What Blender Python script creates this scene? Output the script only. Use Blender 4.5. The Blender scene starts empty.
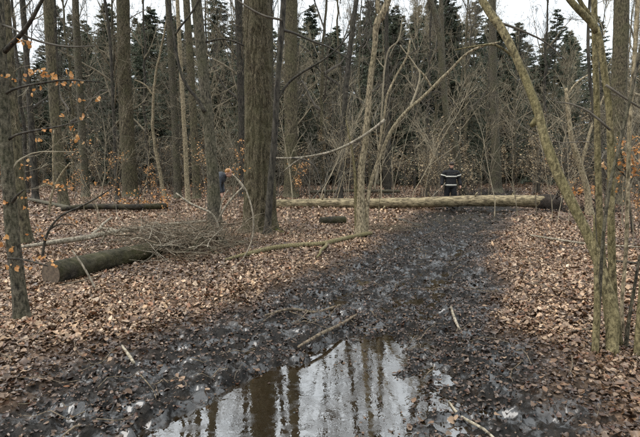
import bpy, math, random
import numpy as np
from mathutils import Vector

random.seed(7)
RNG = np.random.default_rng(11)
R = math.radians

# ------------------------------------------------------------------ camera, sky, sun, exposure
F = 462.0                       # focal length in photo pixels (photo 640 x 437)
CAMH = 1.6
TILT = math.atan((218.5 - 168.0) / F)
scene = bpy.context.scene
col = scene.collection
cam_d = bpy.data.cameras.new('camera')
cam = bpy.data.objects.new('camera', cam_d)
col.objects.link(cam)
cam_d.sensor_width = 36.0
cam_d.lens = F / 640 * 36
cam_d.clip_start = 0.05
cam_d.clip_end = 2000
cam.location = (0, 0, CAMH)
cam.rotation_euler = (math.pi / 2 - TILT, 0, 0)
scene.camera = cam

SUN_EL, SUN_AZ = R(52), R(-60)      # soft sun behind the cloud, high on the left
world = bpy.data.worlds.new('World')
scene.world = world
world.use_nodes = True
wn, wl = world.node_tree.nodes, world.node_tree.links
wn.clear()
wo = wn.new('ShaderNodeOutputWorld')
bg = wn.new('ShaderNodeBackground')
sky = wn.new('ShaderNodeTexSky')
sky.sky_type = 'NISHITA'
sky.sun_disc = False
sky.sun_elevation = SUN_EL
sky.sun_rotation = SUN_AZ
sky.dust_density = 3.0
hsv = wn.new('ShaderNodeHueSaturation')
hsv.inputs['Saturation'].default_value = 0.35
wl.new(sky.outputs[0], hsv.inputs['Color'])
# even cloud cover: brightens towards the zenith as overcast skies do, with a little soft structure
tc = wn.new('ShaderNodeTexCoord')
sep = wn.new('ShaderNodeSeparateXYZ')
wl.new(tc.outputs['Generated'], sep.inputs[0])
ce = wn.new('ShaderNodeMapRange')
ce.inputs['From Min'].default_value = 0.0; ce.inputs['From Max'].default_value = 1.0
ce.inputs['To Min'].default_value = 0.48; ce.inputs['To Max'].default_value = 1.8
wl.new(sep.outputs['Z'], ce.inputs['Value'])
cn = wn.new('ShaderNodeTexNoise')
cn.inputs['Scale'].default_value = 3.5; cn.inputs['Detail'].default_value = 5
wl.new(tc.outputs['Generated'], cn.inputs['Vector'])
cm = wn.new('ShaderNodeMapRange')
cm.inputs['From Min'].default_value = 0.3; cm.inputs['From Max'].default_value = 0.7
cm.inputs['To Min'].default_value = 0.88; cm.inputs['To Max'].default_value = 1.1
wl.new(cn.outputs['Fac'], cm.inputs['Value'])
mul = wn.new('ShaderNodeMath'); mul.operation = 'MULTIPLY'
wl.new(ce.outputs[0], mul.inputs[0]); wl.new(cm.outputs[0], mul.inputs[1])
cc = wn.new('ShaderNodeVectorMath'); cc.operation = 'SCALE'
cc.inputs[0].default_value = (8.3, 8.9, 9.3)
wl.new(mul.outputs[0], cc.inputs['Scale'])
mx = wn.new('ShaderNodeMix'); mx.data_type = 'RGBA'
mx.inputs['Factor'].default_value = 0.85
wl.new(hsv.outputs[0], mx.inputs[6]); wl.new(cc.outputs[0], mx.inputs[7])
wl.new(mx.outputs[2], bg.inputs['Color'])
bg.inputs['Strength'].default_value = 0.1
wl.new(bg.outputs[0], wo.inputs[0])

sun_d = bpy.data.lights.new('sun', 'SUN')
sun_d.energy = 1.5
sun_d.angle = R(40)
sun_d.color = (1.0, 0.95, 0.88)
sun = bpy.data.objects.new('sun', sun_d)
col.objects.link(sun)
sd = Vector((math.sin(SUN_AZ) * math.cos(SUN_EL), math.cos(SUN_AZ) * math.cos(SUN_EL) * -0.35, math.sin(SUN_EL)))
sun.rotation_euler = sd.to_track_quat('Z', 'Y').to_euler()
sky.sun_rotation = math.atan2(sd.x, sd.y)

vs = scene.view_settings
vs.view_transform = 'Standard'
vs.look = 'None'
vs.exposure = 1.0
vs.gamma = 1.0
vs.use_curve_mapping = False
scene.cycles.use_denoising = False
scene.cycles.max_bounces = 5
scene.cycles.diffuse_bounces = 3
scene.cycles.glossy_bounces = 2
scene.cycles.transmission_bounces = 2
scene.cycles.transparent_max_bounces = 4

# ------------------------------------------------------------------ helpers
ST, CT = math.sin(TILT), math.cos(TILT)


def ray(px, py):
    a, b = (px - 320) / F, (218.5 - py) / F
    return np.array([a, CT + b * ST, -ST + b * CT])


def at(px, py, Y):
    """the point at distance Y in front of the camera seen at photo pixel px, py"""
    d = ray(px, py)
    return np.array([0, 0, CAMH]) + d * (Y / d[1])


def gnd(px, py, z=0.0):
    """where the ray through a photo pixel meets the ground"""
    d = ray(px, py)
    t = (z - CAMH) / d[2]
    p = np.array([0, 0, CAMH]) + d * t
    return p


def _hash(ix, iy, s):
    h = (ix.astype(np.int64) * 374761393 + iy.astype(np.int64) * 668265263 + s * 974634777) & 0xffffffff
    h = ((h ^ (h >> 13)) * 1274126177) & 0xffffffff
    return ((h ^ (h >> 16)) & 0xffff) / 65535.0


def vn(x, y, s=0):
    x = np.asarray(x, float); y = np.asarray(y, float)
    ix, iy = np.floor(x), np.floor(y)
    fx, fy = x - ix, y - iy
    fx, fy = fx * fx * (3 - 2 * fx), fy * fy * (3 - 2 * fy)
    a = _hash(ix, iy, s); b = _hash(ix + 1, iy, s); c = _hash(ix, iy + 1, s); d = _hash(ix + 1, iy + 1, s)
    return (a + (b - a) * fx) * (1 - fy) + (c + (d - c) * fx) * fy


def fbm(x, y, o=4, s=0):
    t, a, n = 0, 1.0, 0
    x = np.asarray(x, float); y = np.asarray(y, float)
    for i in range(o):
        t = t + a * vn(x, y, s + i); n += a
        x, y, a = x * 2.03 + 3.1, y * 2.03 + 1.7, a * .5
    return t / n * 2 - 1        # about -1..1


def sstep(a, b, x):
    t = np.clip((x - a) / (b - a), 0, 1)
    return t * t * (3 - 2 * t)


# the muddy track: left and right edge in metres for a distance y
TY = [0, 2.0, 2.75, 3.4, 4.3, 5.6, 6.6, 10.3, 17.6, 31, 60, 400]
TL = [-3.2, -2.6, -2.15, -1.95, -1.45, -.55, .1, 1.55, 4.4, 10.3, 23, 160]
TR = [1.2, 1.4, 1.55, 1.62, 1.75, 2.05, 2.35, 3.75, 7.4, 13.4, 26, 164]


def poly_sd(x, y, poly):
    """signed distance to a polygon, positive inside"""
    d = np.full(x.shape, 1e9); ins = np.zeros(x.shape, bool)
    n = len(poly)
    for i in range(n):
        (ax, ay), (bx, by) = poly[i], poly[(i + 1) % n]
        ex, ey = bx - ax, by - ay
        t = np.clip(((x - ax) * ex + (y - ay) * ey) / (ex * ex + ey * ey), 0, 1)
        d = np.minimum(d, np.hypot(x - ax - t * ex, y - ay - t * ey))
        c = ((ay > y) != (by > y)) & (x < (bx - ax) * (y - ay) / (by - ay + 1e-12) + ax)
        ins ^= c
    return np.where(ins, d, -d)


PUD = [tuple(gnd(*p, -.085)[:2]) for p in [(50, 470), (112, 446), (150, 426), (198, 406), (222, 386), (256, 373), (298, 364), (312, 350),
                                  (342, 339), (385, 339), (402, 356), (385, 380), (408, 410), (420, 470), (260, 560)]]
PUD2 = [tuple(gnd(*p, -.085)[:2]) for p in [(310, 350), (345, 334), (400, 330), (452, 336), (452, 372), (485, 400), (505, 470), (340, 470)]]
PUD3 = [tuple(gnd(*p, -.085)[:2]) for p in [(350, 322), (372, 296), (392, 270), (418, 262), (440, 280), (432, 306), (405, 326)]]
WATER_Z = -0.085


def mud(x, y):
    l, r = np.interp(y, TY, TL), np.interp(y, TY, TR)
    w = .45 + .02 * y
    n = fbm(x * 1.3, y * 1.3, 3, 40) * .55 + fbm(x * 4, y * 4, 2, 43) * .25
    return sstep(-w, w * .5, np.minimum(x - l, r - x) + n * w * 1.6) * (1 - sstep(33, 40, y))


def height(x, y):
    x = np.asarray(x, float); y = np.asarray(y, float)
    m = mud(x, y)
    far = np.clip(y / 40, 0, 1)
    base = .07 * fbm(x * .35, y * .35, 3, 1) * (1 - m) + .05 * (1 - m) + .018 * fbm(x * 3.1, y * 3.1, 3, 5) * (1 - m)
    c = (np.interp(y, TY, TL) + np.interp(y, TY, TR)) / 2
    rid = 1 - np.abs(fbm(x * 3.2, y * 3.2, 3, 11))
    nr = 1 - sstep(14, 24, y)
    clod = .07 * (rid - .72) + .05 * fbm(x * 6, y * 6, 3, 15) + (.030 * (1 - np.abs(fbm(x * 13, y * 13, 2, 16)) * 2.2) - .012) * nr + .022 * fbm(x * 21, y * 21, 2, 17) * nr
    ruts = -.06 * (np.exp(-((x - c - .62 + .08 * np.sin(y)) / .17) ** 2) + np.exp(-((x - c + .62 + .1 * np.sin(y * .8 + 1)) / .17) ** 2)) * sstep(4.2, 5.5, y)
    h = base + m * (-.033 + clod + ruts)
    p = poly_sd(x, y, PUD) + .13 * fbm(x * 3, y * 3, 4, 21) + .07 * fbm(x * 9, y * 9, 3, 29)
    p2 = poly_sd(x, y, PUD2) + .12 * fbm(x * 3, y * 3, 3, 22)
    p3 = poly_sd(x, y, PUD3) + .15 * fbm(x * 2.2, y * 2.2, 3, 23)
    h = h - sstep(-.08, .2, p) * .115 * m - sstep(-.1, .15, p2) * .058 * m - sstep(-.15, .25, p3) * .045 * m
    return h


def H(x, y):
    return float(height(np.array([x]), np.array([y]))[0])


def tag(o, label=None, cat=None, group=None, kind=None):
    if label: o['label'] = label
    if cat: o['category'] = cat
    if group: o['group'] = group
    if kind: o['kind'] = kind
    return o


def empty(name, loc, label=None, cat=None, group=None, rz=0):
    o = bpy.data.objects.new(name, None)
    o.empty_display_size = .2
    col.objects.link(o)
    o.location = tuple(loc); o.rotation_euler = (0, 0, rz)
    return tag(o, label, cat, group)


def mesh_np(name, V, faces, mat, smooth=True, colors=None):
    """V (n,3); faces: list of int arrays (m,k)"""
    me = bpy.data.meshes.new(name)
    V = np.asarray(V, np.float32)
    faces = [np.asarray(f, np.int32) for f in faces if len(f)]
    me.vertices.add(len(V)); me.vertices.foreach_set('co', V.ravel())
    loops = np.concatenate([f.ravel() for f in faces])
    tot = np.concatenate([np.full(len(f), f.shape[1], np.int32) for f in faces])
    st = np.concatenate([[0], np.cumsum(tot)[:-1]]).astype(np.int32)
    me.loops.add(len(loops)); me.loops.foreach_set('vertex_index', loops)
    me.polygons.add(len(tot)); me.polygons.foreach_set('loop_start', st); me.polygons.foreach_set('loop_total', tot)
    me.polygons.foreach_set('use_smooth', np.full(len(tot), smooth))
    me.update(calc_edges=True)
    if colors is not None:
        a = me.color_attributes.new('Col', 'FLOAT_COLOR', 'POINT')
        c = np.ones((len(V), 4), np.float32); c[:, :colors.shape[1]] = colors
        a.data.foreach_set('color', c.ravel())
    if mat: me.materials.append(mat)
    return me


def ob(name, me, parent=None, loc=None):
    o = bpy.data.objects.new(name, me)
    col.objects.link(o)
    if parent: o.parent = parent
    if loc is not None: o.location = tuple(loc)
    return o


class MB:
    def __init__(s): s.V = []; s.Q = []; s.T = []; s.n = 0
    def add(s, V, Q=None, T=None):
        V = np.asarray(V, float).reshape(-1, 3)
        if Q is not None and len(Q): s.Q.append(np.asarray(Q) + s.n)
        if T is not None and len(T): s.T.append(np.asarray(T) + s.n)
        s.V.append(V); s.n += len(V)
    def mesh(s, name, mat, smooth=True, origin=None, colors=None):
        V = np.concatenate(s.V)
        if origin is not None: V = V - np.asarray(origin)
        return mesh_np(name, V, ([np.concatenate(s.Q)] if s.Q else []) + ([np.concatenate(s.T)] if s.T else []), mat, smooth, colors)


def nrm(v):
    return v / (np.linalg.norm(v, axis=-1, keepdims=True) + 1e-9)


def tubes(mb, P, Rr, n=3, cap=False):
    """many tubes at once: P (T,K,3), Rr (T,K)"""
    P = np.asarray(P, float); Rr = np.asarray(Rr, float)
    T, K, _ = P.shape
    tan = np.gradient(P, axis=1)
    tan = nrm(tan)
    ref = np.where(np.abs(nrm(P[:, -1] - P[:, 0])[:, 2:3]) > .8, np.array([[1., 0, 0]]), np.array([[0, 0, 1.]]))
    u = nrm(np.cross(tan, ref[:, None, :])); v = np.cross(tan, u)
    a = np.arange(n) / n * 2 * np.pi
    ring = P[:, :, None, :] + Rr[:, :, None, None] * (np.cos(a)[None, None, :, None] * u[:, :, None, :] + np.sin(a)[None, None, :, None] * v[:, :, None, :])
    V = ring.reshape(-1, 3)
    t, k, j = np.meshgrid(np.arange(T), np.arange(K - 1), np.arange(n), indexing='ij')
    b = t * K * n + k * n
    j2 = (j + 1) % n
    Q = np.stack([b + j, b + j2, b + n + j2, b + n + j], -1).reshape(-1, 4)
    mb.add(V, Q)
    if cap:
        for ti in range(T):
            for kk, flip in ((0, 1), (K - 1, 0)):
                c = P[ti, kk]
                r = ring[ti, kk]
                VV = np.vstack([r, c[None]])
                T3 = [(i, (i + 1) % n, n) if not flip else ((i + 1) % n, i, n) for i in range(n)]
                mb.add(VV, None, T3)


def spline(pts, step):
    """Catmull-Rom through pts (m,d) resampled at about step"""
    pts = np.asarray(pts, float)
    if len(pts) < 2: return pts
    q = np.vstack([2 * pts[0] - pts[1], pts, 2 * pts[-1] - pts[-2]])
    out = []
    for i in range(1, len(q) - 2):
        L = np.linalg.norm((q[i + 1] - q[i])[:3])
        m = max(2, int(L / step))
        t = np.linspace(0, 1, m, endpoint=False)[:, None]
        out.append(.5 * ((2 * q[i]) + (-q[i - 1] + q[i + 1]) * t + (2 * q[i - 1] - 5 * q[i] + 4 * q[i + 1] - q[i + 2]) * t ** 2 + (-q[i - 1] + 3 * q[i] - 3 * q[i + 1] + q[i + 2]) * t ** 3))
    out.append(q[-2][None])
    return np.vstack(out)


def limb_mesh(name, pts4, mat, origin, n=10, step=.12, rough=.06, rid=0.0, seed=0, wig=.0, cap=True):
    """one tapered limb through (x,y,z,r) points, with an uneven surface"""
    S = spline(pts4, step)
    P, r = S[:, :3].copy(), np.maximum(S[:, 3], .0012)
    K = len(P)
    s = np.concatenate([[0], np.cumsum(np.linalg.norm(np.diff(P, axis=0), axis=1))])
    if wig:
        e = np.minimum(1, np.minimum(s, s[-1] - s) / max(.3, s[-1] * .1))
        P[:, 0] += wig * fbm(s * 1.3, s * 0 + seed, 3, seed) * e
        P[:, 1] += wig * fbm(s * 1.3, s * 0 + seed + 9, 3, seed + 5) * e
    tan = nrm(np.gradient(P, axis=0))
    ref = np.array([1., 0, 0]) if abs(nrm(P[-1] - P[0])[2]) > .7 else np.array([0, 0, 1.])
    u = nrm(np.cross(tan, ref)); v = np.cross(tan, u)
    a = np.arange(n) / n * 2 * np.pi
    ca, sa = np.cos(a), np.sin(a)
    dis = 1 + rough * fbm((ca * 1.5 + 7)[None, :] + 0 * s[:, None], (sa * 1.5)[None, :] + s[:, None] * 2.2, 3, seed + 3)
    if rid:
        na = max(6, int(r.max() * 90))
        g = vn((a / (2 * np.pi) * na)[None, :] + .9 * fbm(s * 2.5, s * 0, 2, 3)[:, None], (s * 2.4)[:, None] + 0 * a[None, :], seed + 8)
        g = np.abs(g * 2 - 1)
        dis = dis - rid * (1 - sstep(.05, .5, g))
    ring = P[:, None, :] + (r[:, None] * dis)[:, :, None] * (ca[None, :, None] * u[:, None, :] + sa[None, :, None] * v[:, None, :])
    k, j = np.meshgrid(np.arange(K - 1), np.arange(n), indexing='ij')
    b = k * n; j2 = (j + 1) % n
    Q = np.stack([b + j, b + j2, b + n + j2, b + n + j], -1).reshape(-1, 4)
    V = ring.reshape(-1, 3)
    T3 = []
    if cap:
        V = np.vstack([V, P[:1], P[-1:]])
        T3 = [((i + 1) % n, i, K * n) for i in range(n)] + [((K - 1) * n + i, (K - 1) * n + (i + 1) % n, K * n + 1) for i in range(n)]
    return mesh_np(name, V - np.asarray(origin), [Q] + ([np.array(T3)] if T3 else []), mat)


# ------------------------------------------------------------------ materials
def mat_new(name):
    m = bpy.data.materials.new(name)
    m.use_nodes = True
    nt = m.node_tree
    b = nt.nodes['Principled BSDF']
    return m, nt, nt.nodes, nt.links, b


def ramp(ns, stops):
    r = ns.new('ShaderNodeValToRGB')
    e = r.color_ramp.elements
    while len(e) < len(stops): e.new(.5)
    for x, (p, c) in zip(e, stops):
        x.position = p; x.color = (*c, 1) if len(c) == 3 else c
    return r


def noise(ns, ls, vec, scale, detail=4, rough=.55, dist=0):
    n = ns.new('ShaderNodeTexNoise')
    n.inputs['Scale'].default_value = scale; n.inputs['Detail'].default_value = detail
    n.inputs['Roughness'].default_value = rough; n.inputs['Distortion'].default_value = dist
    if vec is not None: ls.new(vec, n.inputs['Vector'])
    return n


def mixc(ns, ls, fac, a, b):
    m = ns.new('ShaderNodeMix'); m.data_type = 'RGBA'
    for s, i in ((fac, 0), (a, 6), (b, 7)):
        if hasattr(s, 'is_linked'): ls.new(s, m.inputs[i])
        elif i == 0: m.inputs[0].default_value = s
        else: m.inputs[i].default_value = (*s, 1)
    return m.outputs[2]


def bark(name, dark, light, moss=.3, stretch=.18, scale=14, bump=.6, lich=.15, mossc=(.075, .085, .025), brow=.02, axis=2, lsc=9):
    m, nt, ns, ls, b = mat_new(name)
    tcn = ns.new('ShaderNodeTexCoord')
    mp = ns.new('ShaderNodeMapping'); mp.inputs['Scale'].default_value = [stretch if k == axis else 1 for k in range(3)]
    ls.new(tcn.outputs['Object'], mp.inputs[0])
    n1 = noise(ns, ls, mp.outputs[0], scale, 6, .6, .3)
    n2 = noise(ns, ls, tcn.outputs['Object'], 2.2, 4)
    n3 = noise(ns, ls, tcn.outputs['Object'], lsc, 5, .7)
    n4 = noise(ns, ls, tcn.outputs['Object'], 60, 3, .6)
    oi = ns.new('ShaderNodeObjectInfo')
    r1 = ramp(ns, [(.38, dark), (.5, tuple((x + y) / 2 for x, y in zip(dark, light))), (.62, light)])
    ls.new(n1.outputs['Fac'], r1.inputs[0])
    rm = ramp(ns, [(.5 - moss * .3, (0, 0, 0)), (.72 - moss * .2, (1, 1, 1))])
    ls.new(n2.outputs['Fac'], rm.inputs[0])
    mf = ns.new('ShaderNodeMath'); mf.operation = 'MULTIPLY'; mf.inputs[1].default_value = min(1, moss * 1.4)
    ls.new(rm.outputs[0], mf.inputs[0])
    c = mixc(ns, ls, mf.outputs[0], r1.outputs[0], mossc)
    rl = ramp(ns, [(.6, (0, 0, 0)), (.7, (1, 1, 1))])
    ls.new(n3.outputs['Fac'], rl.inputs[0])
    lf = ns.new('ShaderNodeMath'); lf.operation = 'MULTIPLY'; lf.inputs[1].default_value = lich
    ls.new(rl.outputs[0], lf.inputs[0])
    c = mixc(ns, ls, lf.outputs[0], c, tuple(min(.6, x * 1.7 + .02) for x in light))
    rg = ramp(ns, [(.3, (.7, .7, .7)), (.7, (1.15, 1.15, 1.15))])
    ls.new(n4.outputs['Fac'], rg.inputs[0])
    mm = ns.new('ShaderNodeMix'); mm.data_type = 'RGBA'; mm.blend_type = 'MULTIPLY'; mm.inputs[0].default_value = 1
    ls.new(c, mm.inputs[6]); ls.new(rg.outputs[0], mm.inputs[7])
    ls.new(mm.outputs[2], b.inputs['Base Color'])
    b.inputs['Roughness'].default_value = .85
    b.inputs['Specular IOR Level'].default_value = .25
    add = ns.new('ShaderNodeMath'); add.operation = 'MULTIPLY_ADD'
    ls.new(n4.outputs['Fac'], add.inputs[0]); add.inputs[1].default_value = .35
    ls.new(n1.outputs['Fac'], add.inputs[2])
    bu = ns.new('ShaderNodeBump'); bu.inputs['Strength'].default_value = bump; bu.inputs['Distance'].default_value = brow
    ls.new(add.outputs[0], bu.inputs['Height']); ls.new(bu.outputs[0], b.inputs['Normal'])
    return m


def plain(name, c1, c2, rough=.8, scale=12, bump=.2, rnd=.25, spec=.3):
    m, nt, ns, ls, b = mat_new(name)
    tcn = ns.new('ShaderNodeTexCoord')
    n1 = noise(ns, ls, tcn.outputs['Object'], scale, 4)
    oi = ns.new('ShaderNodeObjectInfo')
    md = ns.new('ShaderNodeMath'); md.operation = 'MULTIPLY_ADD'; md.inputs[1].default_value = rnd; md.inputs[2].default_value = -rnd / 2
    ls.new(oi.outputs['Random'], md.inputs[0])
    ad = ns.new('ShaderNodeMath'); ls.new(md.outputs[0], ad.inputs[0]); ls.new(n1.outputs['Fac'], ad.inputs[1])
    r = ramp(ns, [(.3, c1), (.7, c2)])
    ls.new(ad.outputs[0], r.inputs[0]); ls.new(r.outputs[0], b.inputs['Base Color'])
    b.inputs['Roughness'].default_value = rough
    b.inputs['Specular IOR Level'].default_value = spec
    if bump:
        bu = ns.new('ShaderNodeBump'); bu.inputs['Strength'].default_value = bump; bu.inputs['Distance'].default_value = .01
        ls.new(n1.outputs['Fac'], bu.inputs['Height']); ls.new(bu.outputs[0], b.inputs['Normal'])
    return m


def leaf_attr_mat():
    m, nt, ns, ls, b = mat_new('fallen_leaf')
    at_ = ns.new('ShaderNodeVertexColor'); at_.layer_name = 'Col'
    tcn = ns.new('ShaderNodeTexCoord')
    n1 = noise(ns, ls, tcn.outputs['Object'], 45, 3)
    r = ramp(ns, [(.3, (.6, .58, .56)), (.7, (1.2, 1.2, 1.2))]); ls.new(n1.outputs['Fac'], r.inputs[0])
    mm = ns.new('ShaderNodeMix'); mm.data_type = 'RGBA'; mm.blend_type = 'MULTIPLY'; mm.inputs[0].default_value = 1
    ls.new(at_.outputs[0], mm.inputs[6]); ls.new(r.outputs[0], mm.inputs[7])
    ls.new(mm.outputs[2], b.inputs['Base Color'])
    # alpha channel of the attribute holds wetness: wet leaves are glossier
    mr = ns.new('ShaderNodeMapRange'); mr.inputs['To Min'].default_value = .62; mr.inputs['To Max'].default_value = .36
    ls.new(at_.outputs['Alpha'], mr.inputs['Value']); ls.new(mr.outputs[0], b.inputs['Roughness'])
    b.inputs['Specular IOR Level'].default_value = .5
    return m


def ground_mat():
    m, nt, ns, ls, b = mat_new('forest_floor')
    at_ = ns.new('ShaderNodeVertexColor'); at_.layer_name = 'Col'      # R = mud
    sp = ns.new('ShaderNodeSeparateColor'); ls.new(at_.outputs[0], sp.inputs[0])
    g = ns.new('ShaderNodeTexCoord')
    vo = ns.new('ShaderNodeTexVoronoi'); vo.inputs['Scale'].default_value = 19; vo.inputs['Randomness'].default_value = 1
    nw = noise(ns, ls, g.outputs['Object'], 14, 3)
    va = ns.new('ShaderNodeVectorMath'); va.operation = 'MULTIPLY_ADD'; va.inputs[1].default_value = (.06, .06, .06)
    ls.new(nw.outputs['Color'], va.inputs[0]); ls.new(g.outputs['Object'], va.inputs[2])
    ls.new(va.outputs[0], vo.inputs['Vector'])
    sc = ns.new('ShaderNodeSeparateColor'); ls.new(vo.outputs['Color'], sc.inputs[0])
    rl = ramp(ns, [(0, (.025, .017, .011)), (.3, (.07, .045, .028)), (.6, (.14, .092, .06)), (.85, (.24, .17, .12)), (1, (.10, .05, .026))])
    ls.new(sc.outputs[0], rl.inputs[0])
    n2 = noise(ns, ls, g.outputs['Object'], 1.7, 4)
    rd = ramp(ns, [(.35, (.55, .53, .5)), (.65, (1.05, 1.0, .97))]); ls.new(n2.outputs['Fac'], rd.inputs[0])
    mm = ns.new('ShaderNodeMix'); mm.data_type = 'RGBA'; mm.blend_type = 'MULTIPLY'; mm.inputs[0].default_value = 1
    ls.new(rl.outputs[0], mm.inputs[6]); ls.new(rd.outputs[0], mm.inputs[7])
    n3 = noise(ns, ls, g.outputs['Object'], 11, 6, .65)
    rmud = ramp(ns, [(.35, (.003, .0025, .002)), (.55, (.009, .007, .005)), (.7, (.026, .018, .012)), (.82, (.055, .036, .022))])
    ls.new(n3.outputs['Fac'], rmud.inputs[0])
    c = mixc(ns, ls, sp.outputs[0], mm.outputs[2], rmud.outputs[0])
    ls.new(c, b.inputs['Base Color'])
    n5 = noise(ns, ls, g.outputs['Object'], 5, 4, .6)
    rw = ramp(ns, [(.36, (.2,) * 3), (.6, (.6,) * 3)]); ls.new(n5.outputs['Fac'], rw.inputs[0])
    rr = ns.new('ShaderNodeMix'); rr.data_type = 'FLOAT'
    ls.new(sp.outputs[0], rr.inputs[0]); rr.inputs[2].default_value = .8; ls.new(rw.outputs[0], rr.inputs[3])
    ls.new(rr.outputs[0], b.inputs['Roughness'])
    b.inputs['Specular IOR Level'].default_value = .16
    cw = ns.new('ShaderNodeMath'); cw.operation = 'MULTIPLY'; nc = noise(ns, ls, g.outputs['Object'], 4.2, 7, .68)
    rc = ramp(ns, [(.49, (0,) * 3), (.57, (1,) * 3)]); ls.new(nc.outputs['Fac'], rc.inputs[0]); ls.new(rc.outputs[0], cw.inputs[1])
    ls.new(sp.outputs[0], cw.inputs[0]); ls.new(cw.outputs[0], b.inputs['Coat Weight'])
    b.inputs['Coat Roughness'].default_value = .11; b.inputs['Coat IOR'].default_value = 1.6
    n4 = noise(ns, ls, g.outputs['Object'], 22, 6, .62)
    ad = ns.new('ShaderNodeMath'); ad.operation = 'MULTIPLY_ADD'; ad.inputs[1].default_value = .5
    ls.new(vo.outputs['Distance'], ad.inputs[0]); ls.new(n4.outputs['Fac'], ad.inputs[2])
    bu = ns.new('ShaderNodeBump'); bu.inputs['Strength'].default_value = .9; bu.inputs['Distance'].default_value = .018
    ls.new(ad.outputs[0], bu.inputs['Height']); ls.new(bu.outputs[0], b.inputs['Normal'])
    return m


def water_mat():
    m, nt, ns, ls, b = mat_new('murky_water')
    g = ns.new('ShaderNodeTexCoord')
    n1 = noise(ns, ls, g.outputs['Object'], 2.5, 3)
    r = ramp(ns, [(.35, (.010, .0065, .003)), (.65, (.018, .012, .006))]); ls.new(n1.outputs['Fac'], r.inputs[0])
    ls.new(r.outputs[0], b.inputs['Base Color'])
    n3 = noise(ns, ls, g.outputs['Object'], 16, 4)
    rr = ramp(ns, [(.45, (.015,) * 3), (.7, (.12,) * 3)]); ls.new(n3.outputs['Fac'], rr.inputs[0])
    ls.new(rr.outputs[0], b.inputs['Roughness'])
    b.inputs['IOR'].default_value = 3.3
    n2 = noise(ns, ls, g.outputs['Object'], 9, 3)
    bu = ns.new('ShaderNodeBump'); bu.inputs['Strength'].default_value = .04; bu.inputs['Distance'].default_value = .02
    ls.new(n2.outputs['Fac'], bu.inputs['Height']); ls.new(bu.outputs[0], b.inputs['Normal'])
    return m


def needle_mat():
    m, nt, ns, ls, b = mat_new('spruce_needles')
    g = ns.new('ShaderNodeTexCoord'); oi = ns.new('ShaderNodeObjectInfo')
    n1 = noise(ns, ls, g.outputs['Object'], 1.3, 4)
    ad = ns.new('ShaderNodeMath'); ad.operation = 'MULTIPLY_ADD'; ad.inputs[1].default_value = .35
    ls.new(oi.outputs['Random'], ad.inputs[0]); ls.new(n1.outputs['Fac'], ad.inputs[2])
    r = ramp(ns, [(.4, (.05, .062, .042)), (.95, (.12, .135, .09))]); ls.new(ad.outputs[0], r.inputs[0])
    ls.new(r.outputs[0], b.inputs['Base Color']); b.inputs['Roughness'].default_value = .7
    tr = ns.new('ShaderNodeBsdfTranslucent'); ls.new(r.outputs[0], tr.inputs['Color'])
    mxs = ns.new('ShaderNodeMixShader'); mxs.inputs[0].default_value = .4
    ls.new(b.outputs[0], mxs.inputs[1]); ls.new(tr.outputs[0], mxs.inputs[2])
    ls.new(mxs.outputs[0], ns['Material Output'].inputs[0])
    return m


def rnd_leaf_mat(name, stops, rough=.6):
    m, nt, ns, ls, b = mat_new(name)
    oi = ns.new('ShaderNodeObjectInfo')
    r = ramp(ns, stops); ls.new(oi.outputs['Random'], r.inputs[0])
    g = ns.new('ShaderNodeTexCoord')
    n1 = noise(ns, ls, g.outputs['Object'], 40, 3)
    r2 = ramp(ns, [(.3, (.6, .58, .55)), (.7, (1.2, 1.2, 1.2))]); ls.new(n1.outputs['Fac'], r2.inputs[0])
    mm = ns.new('ShaderNodeMix'); mm.data_type = 'RGBA'; mm.blend_type = 'MULTIPLY'; mm.inputs[0].default_value = 1
    ls.new(r.outputs[0], mm.inputs[6]); ls.new(r2.outputs[0], mm.inputs[7])
    ls.new(mm.outputs[2], b.inputs['Base Color'])
    b.inputs['Roughness'].default_value = rough
    tr = ns.new('ShaderNodeBsdfTranslucent'); ls.new(mm.outputs[2], tr.inputs['Color'])
    mxs = ns.new('ShaderNodeMixShader'); mxs.inputs[0].default_value = .3
    ls.new(b.outputs[0], mxs.inputs[1]); ls.new(tr.outputs[0], mxs.inputs[2])
    ls.new(mxs.outputs[0], ns['Material Output'].inputs[0])
    return m


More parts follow.
